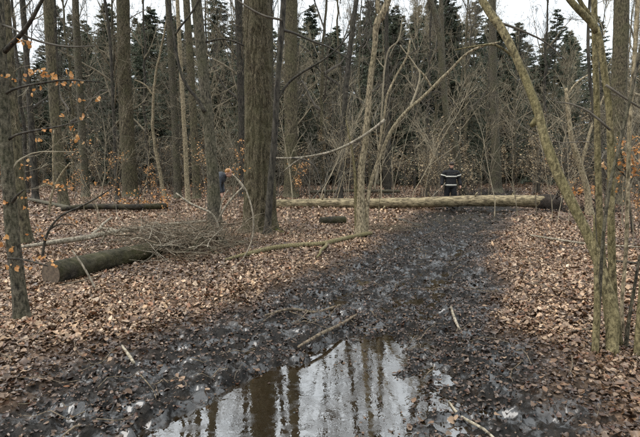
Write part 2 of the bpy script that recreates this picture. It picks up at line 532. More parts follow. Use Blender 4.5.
M = dict(
    ground=ground_mat(), water=water_mat(), leaf=leaf_attr_mat(),
    oak=bark('oak_bark', (.022, .017, .010), (.16, .13, .08), .4, .26, 58, 1.0, .15, (.088, .082, .04), .03),
    grey=bark('grey_bark', (.016, .014, .010), (.14, .12, .085), .3, .35, 40, 1.0, .2, (.07, .072, .03)),
    dark=bark('dark_bark', (.014, .012, .010), (.075, .065, .05), .2, .3, 18, .4, .12, (.04, .042, .02)),
    pale=bark('pale_bark', (.06, .047, .028), (.38, .31, .20), .2, .4, 34, .5, .25, (.12, .11, .05)),
    hazel=bark('hazel_bark', (.045, .036, .018), (.26, .215, .115), .4, .4, 46, .8, .45, (.125, .108, .04), lsc=34),
    spruce=bark('spruce_bark', (.018, .014, .009), (.135, .113, .07), .3, .4, 24, 1.0, .15, (.08, .08, .035)),
    log=bark('log_bark', (.06, .046, .026), (.33, .265, .16), .2, .3, 16, .8, .5, (.13, .115, .055), axis=0, lsc=18),
    mosslog=bark('mossy_log_bark', (.007, .006, .004), (.045, .037, .026), .25, .4, 16, 1.0, .15, (.07, .066, .012), axis=0),
    butt=plain('dark_wood', (.006, .005, .004), (.03, .022, .016), .9, 14, .8),  # near-black wood tone for the log butt, knot and debris heap
    cut=plain('cut_wood', (.04, .03, .022), (.12, .088, .06), .8, 30, .3),
    fresh=plain('fresh_wood', (.45, .24, .08), (.6, .36, .14), .7, 40, .3),
    dead=bark('dead_wood', (.10, .085, .062), (.36, .31, .235), .15, .5, 26, .5, .25, (.13, .12, .06)),
    twig=plain('twig_bark', (.12, .10, .068), (.31, .262, .178), .8, 6, 0, .5),
    twigdark=plain('dark_twig_bark', (.045, .04, .032), (.12, .103, .08), .8, 6, 0, .4),
    needles=needle_mat(),
    moss=plain('moss', (.045, .05, .008), (.12, .115, .02), .95, 30, .8),
    beech=rnd_leaf_mat('beech_leaf', [(0, (.50, .23, .07)), (.5, (.62, .33, .12)), (.8, (.42, .18, .06)), (1, (.70, .48, .26))]),
    ochre=plain('withered_leaf', (.19, .135, .075), (.40, .31, .19), .7, 3, 0, .4),
    litter=rnd_leaf_mat('large_fallen_leaf', [(0, (.08, .045, .025)), (.3, (.18, .105, .06)), (.55, (.28, .18, .11)), (.8, (.38, .27, .18)), (1, (.22, .095, .04))]),
    stick=bark('stick_bark', (.05, .038, .026), (.20, .155, .105), .1, .5, 30, .4, .2),
    suit=plain('black_fire_suit', (.004, .004, .005), (.011, .011, .013), .75, 20, .3, 0),
    reflect=plain('reflective_band', (.46, .45, .39), (.62, .60, .53), .45, 30, 0, 0),
    skin=plain('skin', (.36, .21, .15), (.44, .27, .2), .6, 20, 0, 0),
    hair=plain('dark_hair', (.02, .015, .012), (.05, .04, .03), .7, 60, .3, 0),
    boot=plain('boot_leather', (.008, .008, .008), (.02, .018, .016), .5, 30, .2, 0),
    jacket=plain('grey_jacket', (.03, .033, .038), (.055, .06, .068), .8, 30, .4, 0),
    trouser=plain('brown_trousers', (.04, .03, .02), (.08, .06, .04), .85, 12, .4, 0),
    helmet=plain('orange_helmet', (.24, .11, .035), (.34, .17, .05), .4, 10, 0, 0),
)

# ------------------------------------------------------------------ ground, track, water
def spaced(lo, hi, fine_lo, fine_hi, s, g):
    mid = list(np.arange(fine_lo, fine_hi + 1e-6, s))
    up, d, v = [], s, fine_hi
    while v < hi: d *= g; v += d; up.append(min(v, hi))
    dn, d, v = [], s, fine_lo
    while v > lo: d *= g; v -= d; dn.append(max(v, lo))
    return np.array(dn[::-1] + mid + up)


gx = spaced(-500, 500, -3.0, 3.4, .02, 1.06)
gy = spaced(-60, 900, 2.4, 8.0, .02, 1.04)
GX, GY = np.meshgrid(gx, gy, indexing='xy')
GM = mud(GX, GY)
GZ = height(GX, GY)
ny, nx = GX.shape
idx = np.arange(ny * nx).reshape(ny, nx)
quads = np.stack([idx[:-1, :-1], idx[:-1, 1:], idx[1:, 1:], idx[1:, :-1]], -1).reshape(-1, 4)
GV = np.stack([GX, GY, GZ], -1).reshape(-1, 3)
mc = GM.reshape(-1)
fm = mc[quads].mean(1) > .5


def sub_sheet(name, mask):
    q = quads[mask]
    u, inv = np.unique(q, return_inverse=True)
    c = np.zeros((len(u), 3)); c[:, 0] = mc[u]
    o = ob(name, mesh_np(name, GV[u], [inv.reshape(-1, 4)], M['ground'], True, c))
    o['kind'] = 'structure'
    return o


ground = sub_sheet('ground', ~fm)
track = sub_sheet('muddy_track', fm)
# standing water: a level sheet that shows wherever the mud lies lower
wx, wy = np.linspace(-3.2, 3.2, 40), np.linspace(1.2, 12, 60)
WX, WY = np.meshgrid(wx, wy)
wi = np.arange(WX.size).reshape(WX.shape)
wq = np.stack([wi[:-1, :-1], wi[:-1, 1:], wi[1:, 1:], wi[1:, :-1]], -1).reshape(-1, 4)
wc = (WX.reshape(-1)[wq].mean(1), WY.reshape(-1)[wq].mean(1))
wq = wq[(wc[0] > np.interp(wc[1], TY, TL) - .1) & (wc[0] < np.interp(wc[1], TY, TR) + .1)]
pud = ob('puddle', mesh_np('puddle', np.stack([WX.ravel(), WY.ravel(), np.full(WX.size, WATER_Z)], -1), [wq], M['water']))
pud['kind'] = 'structure'

# ------------------------------------------------------------------ leaves on the ground
def leaf_template(curl=.5, fold=.25, twist=.2):
    xs = np.array([0, .25, .5, .75, 1.0])
    wd = np.array([0, .26, .34, .24, 0])
    mid = np.stack([xs, 0 * xs, 0 * xs], -1)
    lf = np.stack([xs[1:4], wd[1:4], fold * wd[1:4]], -1)
    rt = np.stack([xs[1:4], -wd[1:4], fold * wd[1:4]], -1)
    V = np.vstack([mid, lf, rt])
    V[:, 0] -= .5
    V[:, 2] += curl * (V[:, 0] ** 2) + twist * V[:, 0] * V[:, 1]
    Q = [(1, 2, 6, 5), (2, 3, 7, 6), (2, 1, 8, 9), (3, 2, 9, 10)]
    T = [(0, 1, 5), (3, 4, 7), (1, 0, 8), (4, 3, 10)]
    return V, np.array(Q), np.array(T)


PAL = np.array([(.30, .20, .13), (.42, .31, .22), (.18, .11, .065), (.56, .46, .36), (.11, .065, .037), (.22, .105, .05), (.34, .26, .195), (.47, .34, .22), (.08, .048, .028), (.14, .088, .055), (.25, .175, .12)])


def leaf_colors(n, wet):
    c = PAL[RNG.integers(0, len(PAL), n)] * RNG.uniform(.5, 1.1, (n, 1)) * np.array([1.03, .93, .81])
    dk = np.array([.22, .19, .17])
    return c * (1 - wet[:, None]) + c * dk * wet[:, None]


def scatter_leaves(name, pts, z, size, wet, simple, floatm=None):
    n = len(pts)
    yaw = RNG.uniform(0, 2 * np.pi, n)
    flat = .36 * (1 - .55 * wet)
    tx, ty = RNG.normal(0, 1, n) * flat, RNG.normal(0, 1, n) * flat
    if floatm is not None: tx, ty = tx * np.where(floatm, .12, 1), ty * np.where(floatm, .12, 1)
    fl = np.where(RNG.random(n) < .35, -1, 1)
    if simple:
        t = np.array([(-.5, 0, .08), (0, -.33, 0), (.5, 0, .1), (0, .33, .05)]); Q0, T0 = np.array([(0, 1, 2, 3)]), np.zeros((0, 3), int)
        base = np.repeat(t[None], n, 0)
        base[:, 0, 2] += RNG.normal(0, .22, n); base[:, 1, 2] += RNG.normal(0, .22, n)
        base[:, 1, 0] += RNG.normal(0, .15, n); base[:, 3, 0] += RNG.normal(0, .15, n)
    else:
        t, Q0, T0 = leaf_template(0, 0, 0)
        base = np.repeat(t[None], n, 0)
        cu, fo, tw = RNG.normal(.35, .8, (n, 1)), RNG.normal(.3, .45, (n, 1)), RNG.normal(0, .9, (n, 1))
        base[:, :, 2] += cu * base[:, :, 0] ** 2 + fo * np.abs(base[:, :, 1]) + tw * base[:, :, 0] * base[:, :, 1]
        base[:, :, 1] *= RNG.uniform(.8, 1.25, (n, 1))
    base = base * size[:, None, None]
    base[:, :, 2] *= fl[:, None]
    x, y, zz = base[..., 0], base[..., 1], base[..., 2]
    tx, ty = np.clip(tx, -.95, .95), np.clip(ty, -.95, .95)
    zz = zz + np.tan(tx)[:, None] * x + np.tan(ty)[:, None] * y
    c, s = np.cos(yaw)[:, None], np.sin(yaw)[:, None]
    V = np.stack([x * c - y * s + pts[:, :1], x * s + y * c + pts[:, 1:2], zz + z[:, None]], -1)
    k = V.shape[1]
    off = (np.arange(n) * k)[:, None, None]
    Q = (Q0[None] + off).reshape(-1, 4)
    T = (T0[None] + off).reshape(-1, 3)
    cl = leaf_colors(n, wet)
    C = np.ones((n, k, 4)); C[..., :3] = cl[:, None]; C[..., 3] = wet[:, None]
    o = ob(name, mesh_np(name, V.reshape(-1, 3), [Q, T], M['leaf'], not simple, C.reshape(-1, 4)))
    return o


def litter_points(n, y0, y1, power=1.0, xpad=1.0):
    y = (y0 ** power + RNG.random(n) * (y1 ** power - y0 ** power)) ** (1 / power)
    x = (RNG.random(n) * 2 - 1) * (.78 * y + xpad)
    return np.stack([x, y], -1)


def prepare(p, dens_mud):
    x, y = p[:, 0], p[:, 1]
    m = mud(x, y)
    h = height(x, y)
    patch = sstep(-.5, .35, fbm(x * 1.1, y * 1.1, 3, 60))
    keep = RNG.random(len(p)) < (1 - m) * (.55 + .45 * patch) + m * dens_mud * (.25 + patch)
    under = h < WATER_Z - .004
    keep &= ~(under & (RNG.random(len(p)) > .12 * sstep(-.1, .5, fbm(x * 2.5, y * 2.5, 3, 91))))
    p, m, h, under = p[keep], m[keep], h[keep], under[keep]
    damp = sstep(-.15, .35, fbm(p[:, 0] * 1.1, p[:, 1] * 1.1, 4, 77))
    wet = np.clip(m * 1.15 + RNG.normal(0, .12, len(p)) + .55 * damp + .02, 0, 1)
    return p, m, h, under, wet


tri = 0
p = litter_points(84000, 2.2, 5.8, 1.5, .4)
p, m, h, un, wet = prepare(p, .36)
z = np.where(un, WATER_Z + .004, h + RNG.uniform(.002, .035, len(p)) * (1 - .6 * m))
near_litter = scatter_leaves('leaf_litter', p, z, np.clip(RNG.lognormal(-3.42, .45, len(p)), .012, .085) * (1 - .3 * m), wet, False, un)
tag(near_litter, 'dense brown and tan fallen leaves covering the near forest floor', 'leaf litter', kind='stuff')
p = litter_points(180000, 5.8, 13, 1.5, .6)
p, m, h, un, wet = prepare(p, .36)
z = np.where(un, WATER_Z + .004, h + RNG.uniform(.002, .045, len(p)) * (1 - .6 * m))
mid_litter = scatter_leaves('leaf_litter', p, z, np.clip(RNG.lognormal(-3.2, .42, len(p)), .016, .09) * (1 - .3 * m), wet, True, un)
tag(mid_litter, 'carpet of fallen leaves around the oak and the sawn log', 'leaf litter', kind='stuff')
p = litter_points(110000, 13, 44, 1.3, 2)
p, m, h, un, wet = prepare(p, .2)
far_litter = scatter_leaves('leaf_litter', p, h + RNG.uniform(.004, .05, len(p)) * (1 - .5 * m), RNG.uniform(.05, .10, len(p)) * (1 + p[:, 1] / 60), wet * .9, True)
tag(far_litter, 'brown leaf carpet on the forest floor around and beyond the fallen log', 'leaf litter', kind='stuff')

# the largest leaves nearest to the viewer, one by one
leaf_meshes = []
for i in range(7):
    V, Q, T = leaf_template(RNG.uniform(-.3, .8), RNG.uniform(0, .45), RNG.uniform(-.6, .6))
    V[:, 1] *= RNG.uniform(.85, 1.25)
    V[:, 2] += RNG.normal(0, .02, len(V))
    leaf_meshes.append(mesh_np('leaf', V, [Q, T], M['litter'], True))
n_big = 0
for i in range(4000):
    if n_big >= 230: break
    y = 2.75 + 2.6 * RNG.random() ** 1.3
    x = (RNG.random() * 2 - 1) * .68 * y
    mm_ = float(mud(np.array([x]), np.array([y]))[0])
    if RNG.random() > (1 - mm_) + .06: continue
    hh = H(x, y)
    if hh < WATER_Z: continue
    host = track if mm_ > .5 else ground
    o = ob('leaf', leaf_meshes[i % 7], host, (x, y, hh + .022))
    s = RNG.uniform(.04, .068)
    o.scale = (s, s, s)
    o.rotation_euler = (RNG.normal(0, .3), RNG.normal(0, .3), RNG.uniform(0, 6.28))
    n_big += 1

# twigs strewn on the floor
mb = MB()
n = 900
tp = litter_points(n, 2.4, 24, 1.3, .5)
L = RNG.uniform(.08, .5, n); yaw = RNG.uniform(0, 2 * np.pi, n)
keep = height(tp[:, 0], tp[:, 1]) > WATER_Z - .02
tp, L, yaw = tp[keep], L[keep], yaw[keep]; n = len(tp)
tt = np.linspace(-.5, .5, 5)
P = np.zeros((n, 5, 3))
bend = RNG.normal(0, .12, n)
P[:, :, 0] = tp[:, :1] + (np.cos(yaw) * L)[:, None] * tt - np.sin(yaw)[:, None] * (bend * L)[:, None] * (1 - 4 * tt ** 2)
P[:, :, 1] = tp[:, 1:] + (np.sin(yaw) * L)[:, None] * tt + np.cos(yaw)[:, None] * (bend * L)[:, None] * (1 - 4 * tt ** 2)
P[:, :, 2] = height(P[:, :, 0], P[:, :, 1]) + .03 + RNG.uniform(0, .03, (n, 1))
r0 = RNG.uniform(.0015, .005, n) * (1 + tp[:, 1] / 18)
tubes(mb, P, r0[:, None] * np.array([1, .95, .85, .7, .45]), 4)
o = ob('twig_litter', mb.mesh('twig_litter', M['stick']))
tag(o, 'small dead twigs strewn over the leafy floor', 'twigs', kind='stuff')

# ------------------------------------------------------------------ branching
def grow(start, dirs, length, r0, r1, K=5, wig=.12, up=.0):
    T = len(start)
    P = np.zeros((T, K, 3)); P[:, 0] = start
    d = nrm(dirs)
    for k in range(1, K):
        d = nrm(d + RNG.normal(0, wig, (T, 3)) + np.array([0, 0, up]))
        P[:, k] = P[:, k - 1] + d * (length / (K - 1))[:, None]
    t = np.linspace(0, 1, K)
    return P, r0[:, None] * (1 - t) + r1[:, None] * t


def children(P, Rr, n, t0, t1, ang, ratio, rr=.55):
    T, K, _ = P.shape
    par = np.repeat(np.arange(T), n)
    t = RNG.uniform(t0, t1, len(par)) * (K - 1)
    i = np.minimum(t.astype(int), K - 2); f = (t - i)[:, None]
    st = P[par, i] * (1 - f) + P[par, i + 1] * f
    rad = Rr[par, i] * (1 - f[:, 0]) + Rr[par, i + 1] * f[:, 0]
    d = nrm(P[par, i + 1] - P[par, i])
    side = nrm(np.cross(d, RNG.normal(0, 1, d.shape)))
    a = RNG.normal(ang, .18, len(par))[:, None]
    plen = np.linalg.norm(np.diff(P, axis=1), axis=2).sum(1)[par]
    ln = plen * ratio * RNG.uniform(.6, 1.25, len(par)) * (1 - .45 * t / (K - 1))
    return st, nrm(d * np.cos(a) + side * np.sin(a)), ln, rad * rr


def make_crown(name, mat, h=8.0, spread=.55, nl=14, rmin=.006, r_base=.06, twigs=(6, 6, 5), wig=.14, ang0=.9):
    """bare limbs around a vertical axis of height h: no leader, the trunk runs through it"""
    mb = MB()
    z = np.sort(RNG.uniform(0, .98, nl))
    az = np.arange(nl) * 2.4 + RNG.normal(0, .4, nl)
    el = ang0 - .5 * (1 - z) + RNG.normal(0, .12, nl)
    d = np.stack([np.cos(az) * np.cos(el), np.sin(az) * np.cos(el), np.sin(el)], -1)
    ln = h * spread * (1 - .62 * z) * RNG.uniform(.8, 1.2, nl)
    r0 = r_base * (1 - .7 * z)
    P, Rr = grow(np.stack([0 * z, 0 * z, z * h], -1), d, ln, r0, np.full(nl, rmin), 8, wig, .06)
    tubes(mb, P, Rr, 5)
    lev = [(P, Rr)]
    for li, nn in enumerate(twigs):
        P0, R0 = lev[-1]
        s, dd, l2, rr = children(P0, R0, nn, .15, 1.0, .75, .5)
        rr = np.maximum(rr, rmin)
        K = 5 if li < 2 else 4
        P1, R1 = grow(s, dd, l2, rr, np.full(len(rr), rmin * .6), K, wig * 1.1, .03)
        tubes(mb, P1, R1, 3)
        lev.append((P1, R1))
    return mb.mesh(name, mat)


crown_meshes = [make_crown('crown', M['twig'], 8, .6, 17, .0055, .065, (7, 5, 5)),
                make_crown('crown', M['twig'], 8, .55, 16, .0055, .06, (7, 5, 5)),
                make_crown('crown', M['twigdark'], 8, .68, 14, .0055, .07, (7, 6, 5), .2)]
# short dead side twigs low on a stem, axis height 6
dead_meshes = [make_crown('side_twigs', M['twig'], 6, .22, 16, .004, .012, (4, 3), .16, .55),
               make_crown('side_twigs', M['twigdark'], 6, .28, 14, .004, .014, (4, 3), .2, .35)]


def trunk_tree(name, label, cat, px, Y, mat, top=None, crown=0, twigs=None, group=None, n=14, step=.2, rough=.07, rid=0, flare=1.5, seed=0, wig=.0, crown_s=1.0, dY=0.0, twig_z=1.0, mat_crown=None):
    """a tree whose stem runs through photo pixels (x, y, width), listed from the top of the picture to its foot, at distance Y"""
    px = list(px)
    fx, fy, fw = px[-1]
    base = at(fx, fy, Y)
    hz = H(base[0], base[1])
    base[2] = hz
    pts = []
    for i, (x, y, w) in enumerate(px[::-1]):
        yy = Y + dY * i / max(1, len(px) - 1)
        p = at(x, y, yy) if i else base.copy()
        pts.append([*p, w / 2 / F * yy])
    r_foot = pts[0][3]
    lowest = np.array(pts[0][:3]); nxt = np.array(pts[1][:3])
    d0 = nrm(nxt - lowest)
    foot = [*(lowest - d0 * .15 * 1.0), r_foot * flare * 1.08]
    fl = [*(lowest + d0 * min(.35, .3 * np.linalg.norm(nxt - lowest))), r_foot * 1.04]
    pts[0][3] = r_foot * flare
    pts = [foot, pts[0], fl] + pts[1:]
    if top:
        q = np.array(pts[-1][:3]); d = nrm(q - np.array(pts[-2][:3])); rq = pts[-1][3]
        m_ = 5
        zz = q[2]
        for k in range(1, m_ + 1):
            stepz = (top - zz) / m_
            dd = d * (1 - k / m_) + np.array([0, 0, 1.]) * (k / m_)
            dd = dd / max(.3, dd[2])
            q = q + dd * stepz
            pts.append([*q, max(.012, rq * (1 - .93 * (k / m_) ** 1.1))])
    root = empty(name, (base[0], base[1], hz), label, cat, group)
    org = np.array([base[0], base[1], hz])
    tr = ob('trunk', limb_mesh('trunk', pts, M[mat], org, n, step, rough, rid, seed, wig), root)
    if top and crown is not None:
        c = ob('crown', crown_meshes[crown], root)
        q = np.array(pts[-3][:3]) - org
        hs = (top - pts[-5][2]) / 8 * crown_s
        tip = np.array(pts[-1][:3]) - org
        c.location = (tip[0], tip[1], tip[2] - 8 * hs * .97)
        w_ = max(hs, .35)
        c.scale = (w_, w_, hs); c.rotation_euler = (0, 0, RNG.uniform(0, 6.28))
    if twigs is not None:
        t = ob('side_twigs', dead_meshes[twigs], root); t['kind'] = 'stuff'
        mid = np.array(pts[len(pts) // 2][:3]) - org
        s = RNG.uniform(.7, 1.0)
        t.location = (mid[0] * .7, mid[1] * .7, twig_z); t.scale = (s, s, s)
        t.rotation_euler = (0, 0, RNG.uniform(0, 6.28))
    return root


def branch(root, pts, Y, mat, name='branch', Y1=None, n=8, step=.08, wig=.01, seed=1, minr=.002):
    """a limb of a thing through photo pixels (x, y, width)"""
    m = len(pts)
    q = []
    for i, (x, y, w) in enumerate(pts):
        yy = Y + ((Y1 if Y1 is not None else Y) - Y) * i / max(1, m - 1)
        q.append([*at(x, y, yy), max(minr, w / 2 / F * yy)])
    org = np.array(root.location) if root else np.array(q[0][:3])
    me = limb_mesh(name, q, M[mat], org, n, step, .1, 0, seed, wig)
    return ob(name, me, root, None if root else org), q


beech_meshes = []
for i in range(5):
    V, Q, T = leaf_template(RNG.uniform(.3, 1.6), RNG.uniform(.2, .9), RNG.uniform(-1, 1))
    beech_meshes.append(mesh_np('leaf', V, [Q, T], M['beech'], True))


def hang_leaves(br, spots, Y, org, size=.065, seed=0):
    """withered leaves on a branch at photo pixels"""
    spots = [(x + RNG.normal(0, 2.2) * j, y + RNG.normal(0, 1.8) * j) for (x, y) in spots for j in (0, 1, 1.4)]
    for k, (x, y) in enumerate(spots):
        p = at(x, y, Y + RNG.normal(0, .04)) - org
        o = ob('leaf', beech_meshes[k % 5], br, p)
        s = size * RNG.uniform(.55, 1.1)
        o.scale = (s, s, s)
        o.rotation_euler = (RNG.normal(.5, .6), RNG.normal(.5, .6), RNG.uniform(0, 6.28))


# ------------------------------------------------------------------ trees one by one (pixels of the photograph give the direction, the foot on the ground the distance)
def foot_Y(px, py): return float(gnd(px, py)[1])


# near left stem with leafy side branches
Y1 = foot_Y(23, 326)
t1 = trunk_tree('beech_tree', 'slim dark beech with withered orange leaves, nearest stem at the left edge', 'tree',
                [(-3, -10, 9.84), (1, 60, 10.60), (4, 120, 11.35), (8, 180, 12.11), (13, 240, 12.87), (23, 327, 13.62)], Y1, 'grey', top=9, crown=0, n=44, step=.03, flare=1.3, seed=3, rough=.10, rid=.05)
o1 = np.array(t1.location)
b, q = branch(t1, [(4, 52, 5), (14, 42, 4.5), (25, 30, 4), (34, 17, 3.5), (44, -2, 3), (52, -20, 2.5)], Y1, 'dark', Y1=Y1 - .3)
hang_leaves(b, [(3, 53), (14, 41)], Y1, o1)
b, q = branch(t1, [(-2, 24, 2.2), (12, 28, 2), (30, 38, 2), (50, 44, 1.8), (70, 47, 1.5), (95, 46, 1)], Y1, 'twigdark', Y1=Y1 - .2)
hang_leaves(b, [(28, 43), (30, 46), (22, 41)], Y1 - .1, o1, .05)
b, q = branch(t1, [(4, 95, 3), (12, 90, 2.6), (30, 85, 2.2), (50, 82, 2), (68, 80, 1.6), (100, 82, 1)], Y1, 'dark', Y1=Y1 - .2)
hang_leaves(b, [(34, 90), (46, 73), (48, 76), (44, 74), (55, 79), (57, 82), (63, 85), (72, 78), (73, 82), (71, 73), (15, 80), (8, 76), (24, 76), (40, 71), (36, 72), (52, 75), (82, 82)], Y1 - .1, o1, .052)
b, q = branch(t1, [(7, 141, 3), (16, 135, 2.4), (33, 131, 2), (52, 128, 1.6), (70, 124, 1.2), (85, 120, .8)], Y1, 'dark', Y1=Y1 - .25)
hang_leaves(b, [(42, 129), (44, 131), (72, 128), (80, 119), (60, 117), (79, 139), (90, 144), (40, 141), (97, 101), (80, 101)], Y1 - .15, o1, .05)
b, q = branch(t1, [(12, 169, 2), (17, 162, 1.7), (27, 156, 1.5), (40, 152, 1.2), (75, 152, .8)], Y1, 'twig', Y1=Y1 + .2)
hang_leaves(b, [(22, 166), (27, 166), (45, 182), (51, 184), (61, 187), (68, 183), (72, 188), (58, 186), (95, 185), (22, 179), (31, 177)], Y1 + .1, o1, .045)
b, q = branch(t1, [(9, 207, 4), (13, 201, 3.4), (18, 195, 2.6), (24, 190, 1.5)], Y1, 'dark', Y1=Y1 - .1)
hang_leaves(b, [(7, 203), (22, 198), (25, 208)], Y1 - .1, o1, .05)
b, q = branch(t1, [(8, 258, 2.4), (20, 259, 2), (34, 262, 1.8), (48, 266, 1.3)], Y1 - .05, 'dark', Y1=Y1 - .15)
hang_leaves(b, [(5, 238), (12, 252), (10, 265), (18, 267), (27, 268), (40, 257), (43, 259), (53, 266), (55, 267), (38, 259), (2, 245)], Y1 - .1, o1, .055)

Y2 = foot_Y(26, 248)
trunk_tree('tree', 'straight brown trunk just behind the leafy stem at the left edge', 'tree', [(3, -5, 11), (8, 60, 11), (14, 130, 11), (21, 200, 11), (26, 248, 12)], Y2, 'spruce', 15, 1, 0, n=20, step=.1, seed=5)

far_specs = [
    # label, px, Y, mat, top, crown, twigs
    ('thin dark trunk, second in from the left edge', [(22, -5, 5), (26, 50, 5), (31, 120, 5.5), (36, 203, 6.5)], 22, 'dark', 17, 0, 1),
    ('brown trunk with a forked mossy foot left of the horizontal mossy log', [(48, -5, 9), (51, 60, 9), (57, 140, 9.5), (64, 208, 10)], 18.5, 'spruce', 18, 1, 0),
    ('narrow dark stem touching the right of the brown forked trunk', [(54, -5, 3), (57, 80, 3.2), (60, 150, 3.5), (63, 200, 4)], 21, 'dark', 14, 2, None),
    ('straight grey trunk between the brown forked trunk and the thick rough one', [(75, -5, 6), (78, 60, 6.5), (82, 130, 7), (86, 200, 8)], 24, 'grey', 18, 0, 0),
    ('thin black sapling leaning beside the thick rough trunk', [(104, -5, 2.6), (110, 40, 2.8), (113, 100, 3), (117, 198, 3.5)], 22, 'dark', 11, 2, 1),
    ('thick rough-barked trunk with knots and mossy foot in the left background', [(123, -5, 12), (124, 60, 13), (127, 130, 14), (131, 199, 15)], 25, 'spruce', 22, 0, 0),
    ('slender grey trunk left of the pair of thin stems', [(168, -5, 5.5), (171, 60, 6), (175, 130, 6.5), (178, 200, 7)], 24, 'grey', 19, 1, 1),
    ('pale thin stem behind the knotted trunk', [(177, -5, 3.6), (181, 70, 4), (185, 140, 4.4), (188, 202, 5)], 21, 'pale', 15, 1, 0),
    ('brown straight trunk just left of the knotted trunk', [(186, -5, 6.5), (190, 60, 7), (194, 130, 7.5), (197, 201, 8)], 23, 'spruce', 20, 2, None),
    ('narrow dark trunk close to the left side of the thick oak', [(238, -5, 6.5), (240, 60, 6.5), (242, 130, 6.5), (243, 200, 7)], 25, 'dark', 20, 0, 1),
    ('grey trunk half hidden behind the right side of the thick oak', [(268, -5, 9), (269, 80, 9), (270, 140, 9), (271, 198, 10)], 27, 'grey', 20, 1, None),
    ('thick rough trunk right of the oak behind the fallen log', [(291, -5, 13), (291, 60, 13), (291, 130, 13.5), (291, 199, 15)], 24, 'spruce', 22, 2, 0),
    ('dark slightly curved stem between the oak and the pale twin stem', [(357, -5, 4.6), (351, 40, 4.8), (346, 90, 5), (342, 140, 5.2), (340, 201, 6)], 22, 'dark', 16, 0, 1),
    ('grey stem crooked above the firefighter, reaching up left', [(429, -5, 5.5), (439, 30, 5.6), (443, 75, 5.6), (446, 112, 5.8), (455, 145, 6), (466, 196, 7)], 23, 'grey', 16, 1, None),
    ('straight thin trunk behind the firefighter', [(441, -5, 4), (443, 60, 4.5), (446, 120, 5), (449, 194, 6)], 29, 'grey', 20, 2, None),
    ('slim dark stem behind the pale broken branch in the centre', [(386, -5, 3.6), (387, 60, 4), (388, 130, 5), (388, 198, 7)], 26, 'dark', 18, 0, 1),
    ('dim trunk standing where the track disappears', [(492, -5, 7), (493, 60, 7), (495, 130, 8), (497, 192, 10)], 31, 'grey', 22, 2, 0),
    ('thick pale brown trunk behind the clump of stems at right', [(622, -5, 13), (620, 60, 14), (617, 130, 14), (615, 205, 16)], 20, 'spruce', 22, 1, None),
]
for i, (lab, px, Yt, mt, tp_, cr, tw) in enumerate(far_specs):
    trunk_tree('tree', lab, 'tree', px, Yt, mt, tp_, cr, tw, n=14, step=.25, seed=20 + i, twig_z=1.5, rough=.08, rid=.05 if mt == 'spruce' else 0)

# knotted trunk left of the oak
Y9 = foot_Y(216, 246)
t9 = trunk_tree('tree', 'grey trunk with a dark knot and fresh orange scar left of the thick oak', 'tree',
                [(196, -5, 10), (201, 50, 10), (205, 90, 10.5), (207, 114, 12), (209, 130, 10.5), (213, 180, 12), (216, 247, 15)], Y9, 'grey', 13, 2, None, n=28, step=.06, seed=41, flare=1.35, rough=.12)
branch(t9, [(205, 112, 5), (198, 100, 3.4), (188, 87, 3), (181, 72, 2.8), (176, 52, 2.6), (174, 36, 2.4), (171, 18, 2), (166, -5, 1.6)], Y9 - .1, 'dark')
branch(t9, [(174, 36, 2.2), (182, 25, 2), (191, 14, 1.8), (199, 0, 1.6), (206, -14, 1.2)], Y9 - .1, 'dark')
branch(t9, [(206, 42, 2), (222, 39, 1.7), (236, 42, 1.5), (244, 46, 1.2)], Y9, 'dark')
o9 = np.array(t9.location)
q = [[*at(208.5, 178, Y9 - .04), .02], [*at(210, 176.5, Y9 - .06), .042], [*at(214, 177, Y9 - .06), .046], [*at(217, 179, Y9 - .04), .022]]
ob('knot', limb_mesh('knot', q, M['butt'], o9, 18, .012, .7, 0, 44), t9)
q = [[*at(208.8, 187.5, Y9 - .08), .008], [*at(211, 187, Y9 - .10), .022], [*at(213.5, 187.4, Y9 - .09), .009]]
ob('scar', limb_mesh('scar', q, M['fresh'], o9, 12, .008, .6, 0, 45), t9)['label'] = 'fresh orange scar on the trunk'

# the thick oak
YO = foot_Y(260, 233)
oak = trunk_tree('oak_tree', 'thick oak trunk with furrowed bark and mossy roots left of centre', 'tree',
                 [(257, -5, 25.38), (258, 50, 26.32), (258.5, 100, 27.26), (259, 150, 29.14), (260, 190, 31.96), (260, 233, 33.84)], YO, 'oak', 17, 2, None, n=110, step=.035, seed=51, flare=1.32, rough=.05, rid=.12)
oo = np.array(oak.location)
for k, (dx, dy, L_, mt) in enumerate([(.62, -.25, .75, 'moss'), (-.55, -.3, .6, 'oak'), (.1, -.6, .6, 'oak'), (-.2, .5, .5, 'oak'), (.5, .4, .5, 'oak')]):
    q = []
    for s in np.linspace(.25, 1, 6):
        x, y = oo[0] + dx * s, oo[1] + dy * s
        q.append([x, y, H(x, y) + .26 * (1 - s) ** 1.6 - .02, .15 * (1 - .7 * s)])
    ob('root', limb_mesh('root', q, M[mt], oo, 14, .05, .2, 0, 60 + k), oak)
# thin dark stem hugging the oak on its right
YT = YO - .7
t12 = trunk_tree('tree', 'thin dark stem growing close in front of the right side of the oak', 'tree',
                 [(284, -8, 5), (281, 40, 5.5), (277, 90, 5.5), (275, 130, 6), (271, 180, 6.5), (267, 232, 7)], YT, 'dark', 9, 0, None, n=16, step=.08, seed=71)
branch(t12, [(276, 102, 3), (288, 84, 2.4), (303, 72, 2.2), (320, 62, 2), (338, 48, 1.6), (352, 30, 1)], YT, 'dark')
branch(t12, [(281, 30, 3), (294, 33, 2.2), (312, 41, 2), (330, 48, 1.6), (350, 60, 1)], YT, 'twigdark')
branch(t12, [(282, 20, 2.4), (262, 15, 2), (240, 2, 1.6), (228, -10, 1)], YT - .1, 'twigdark')

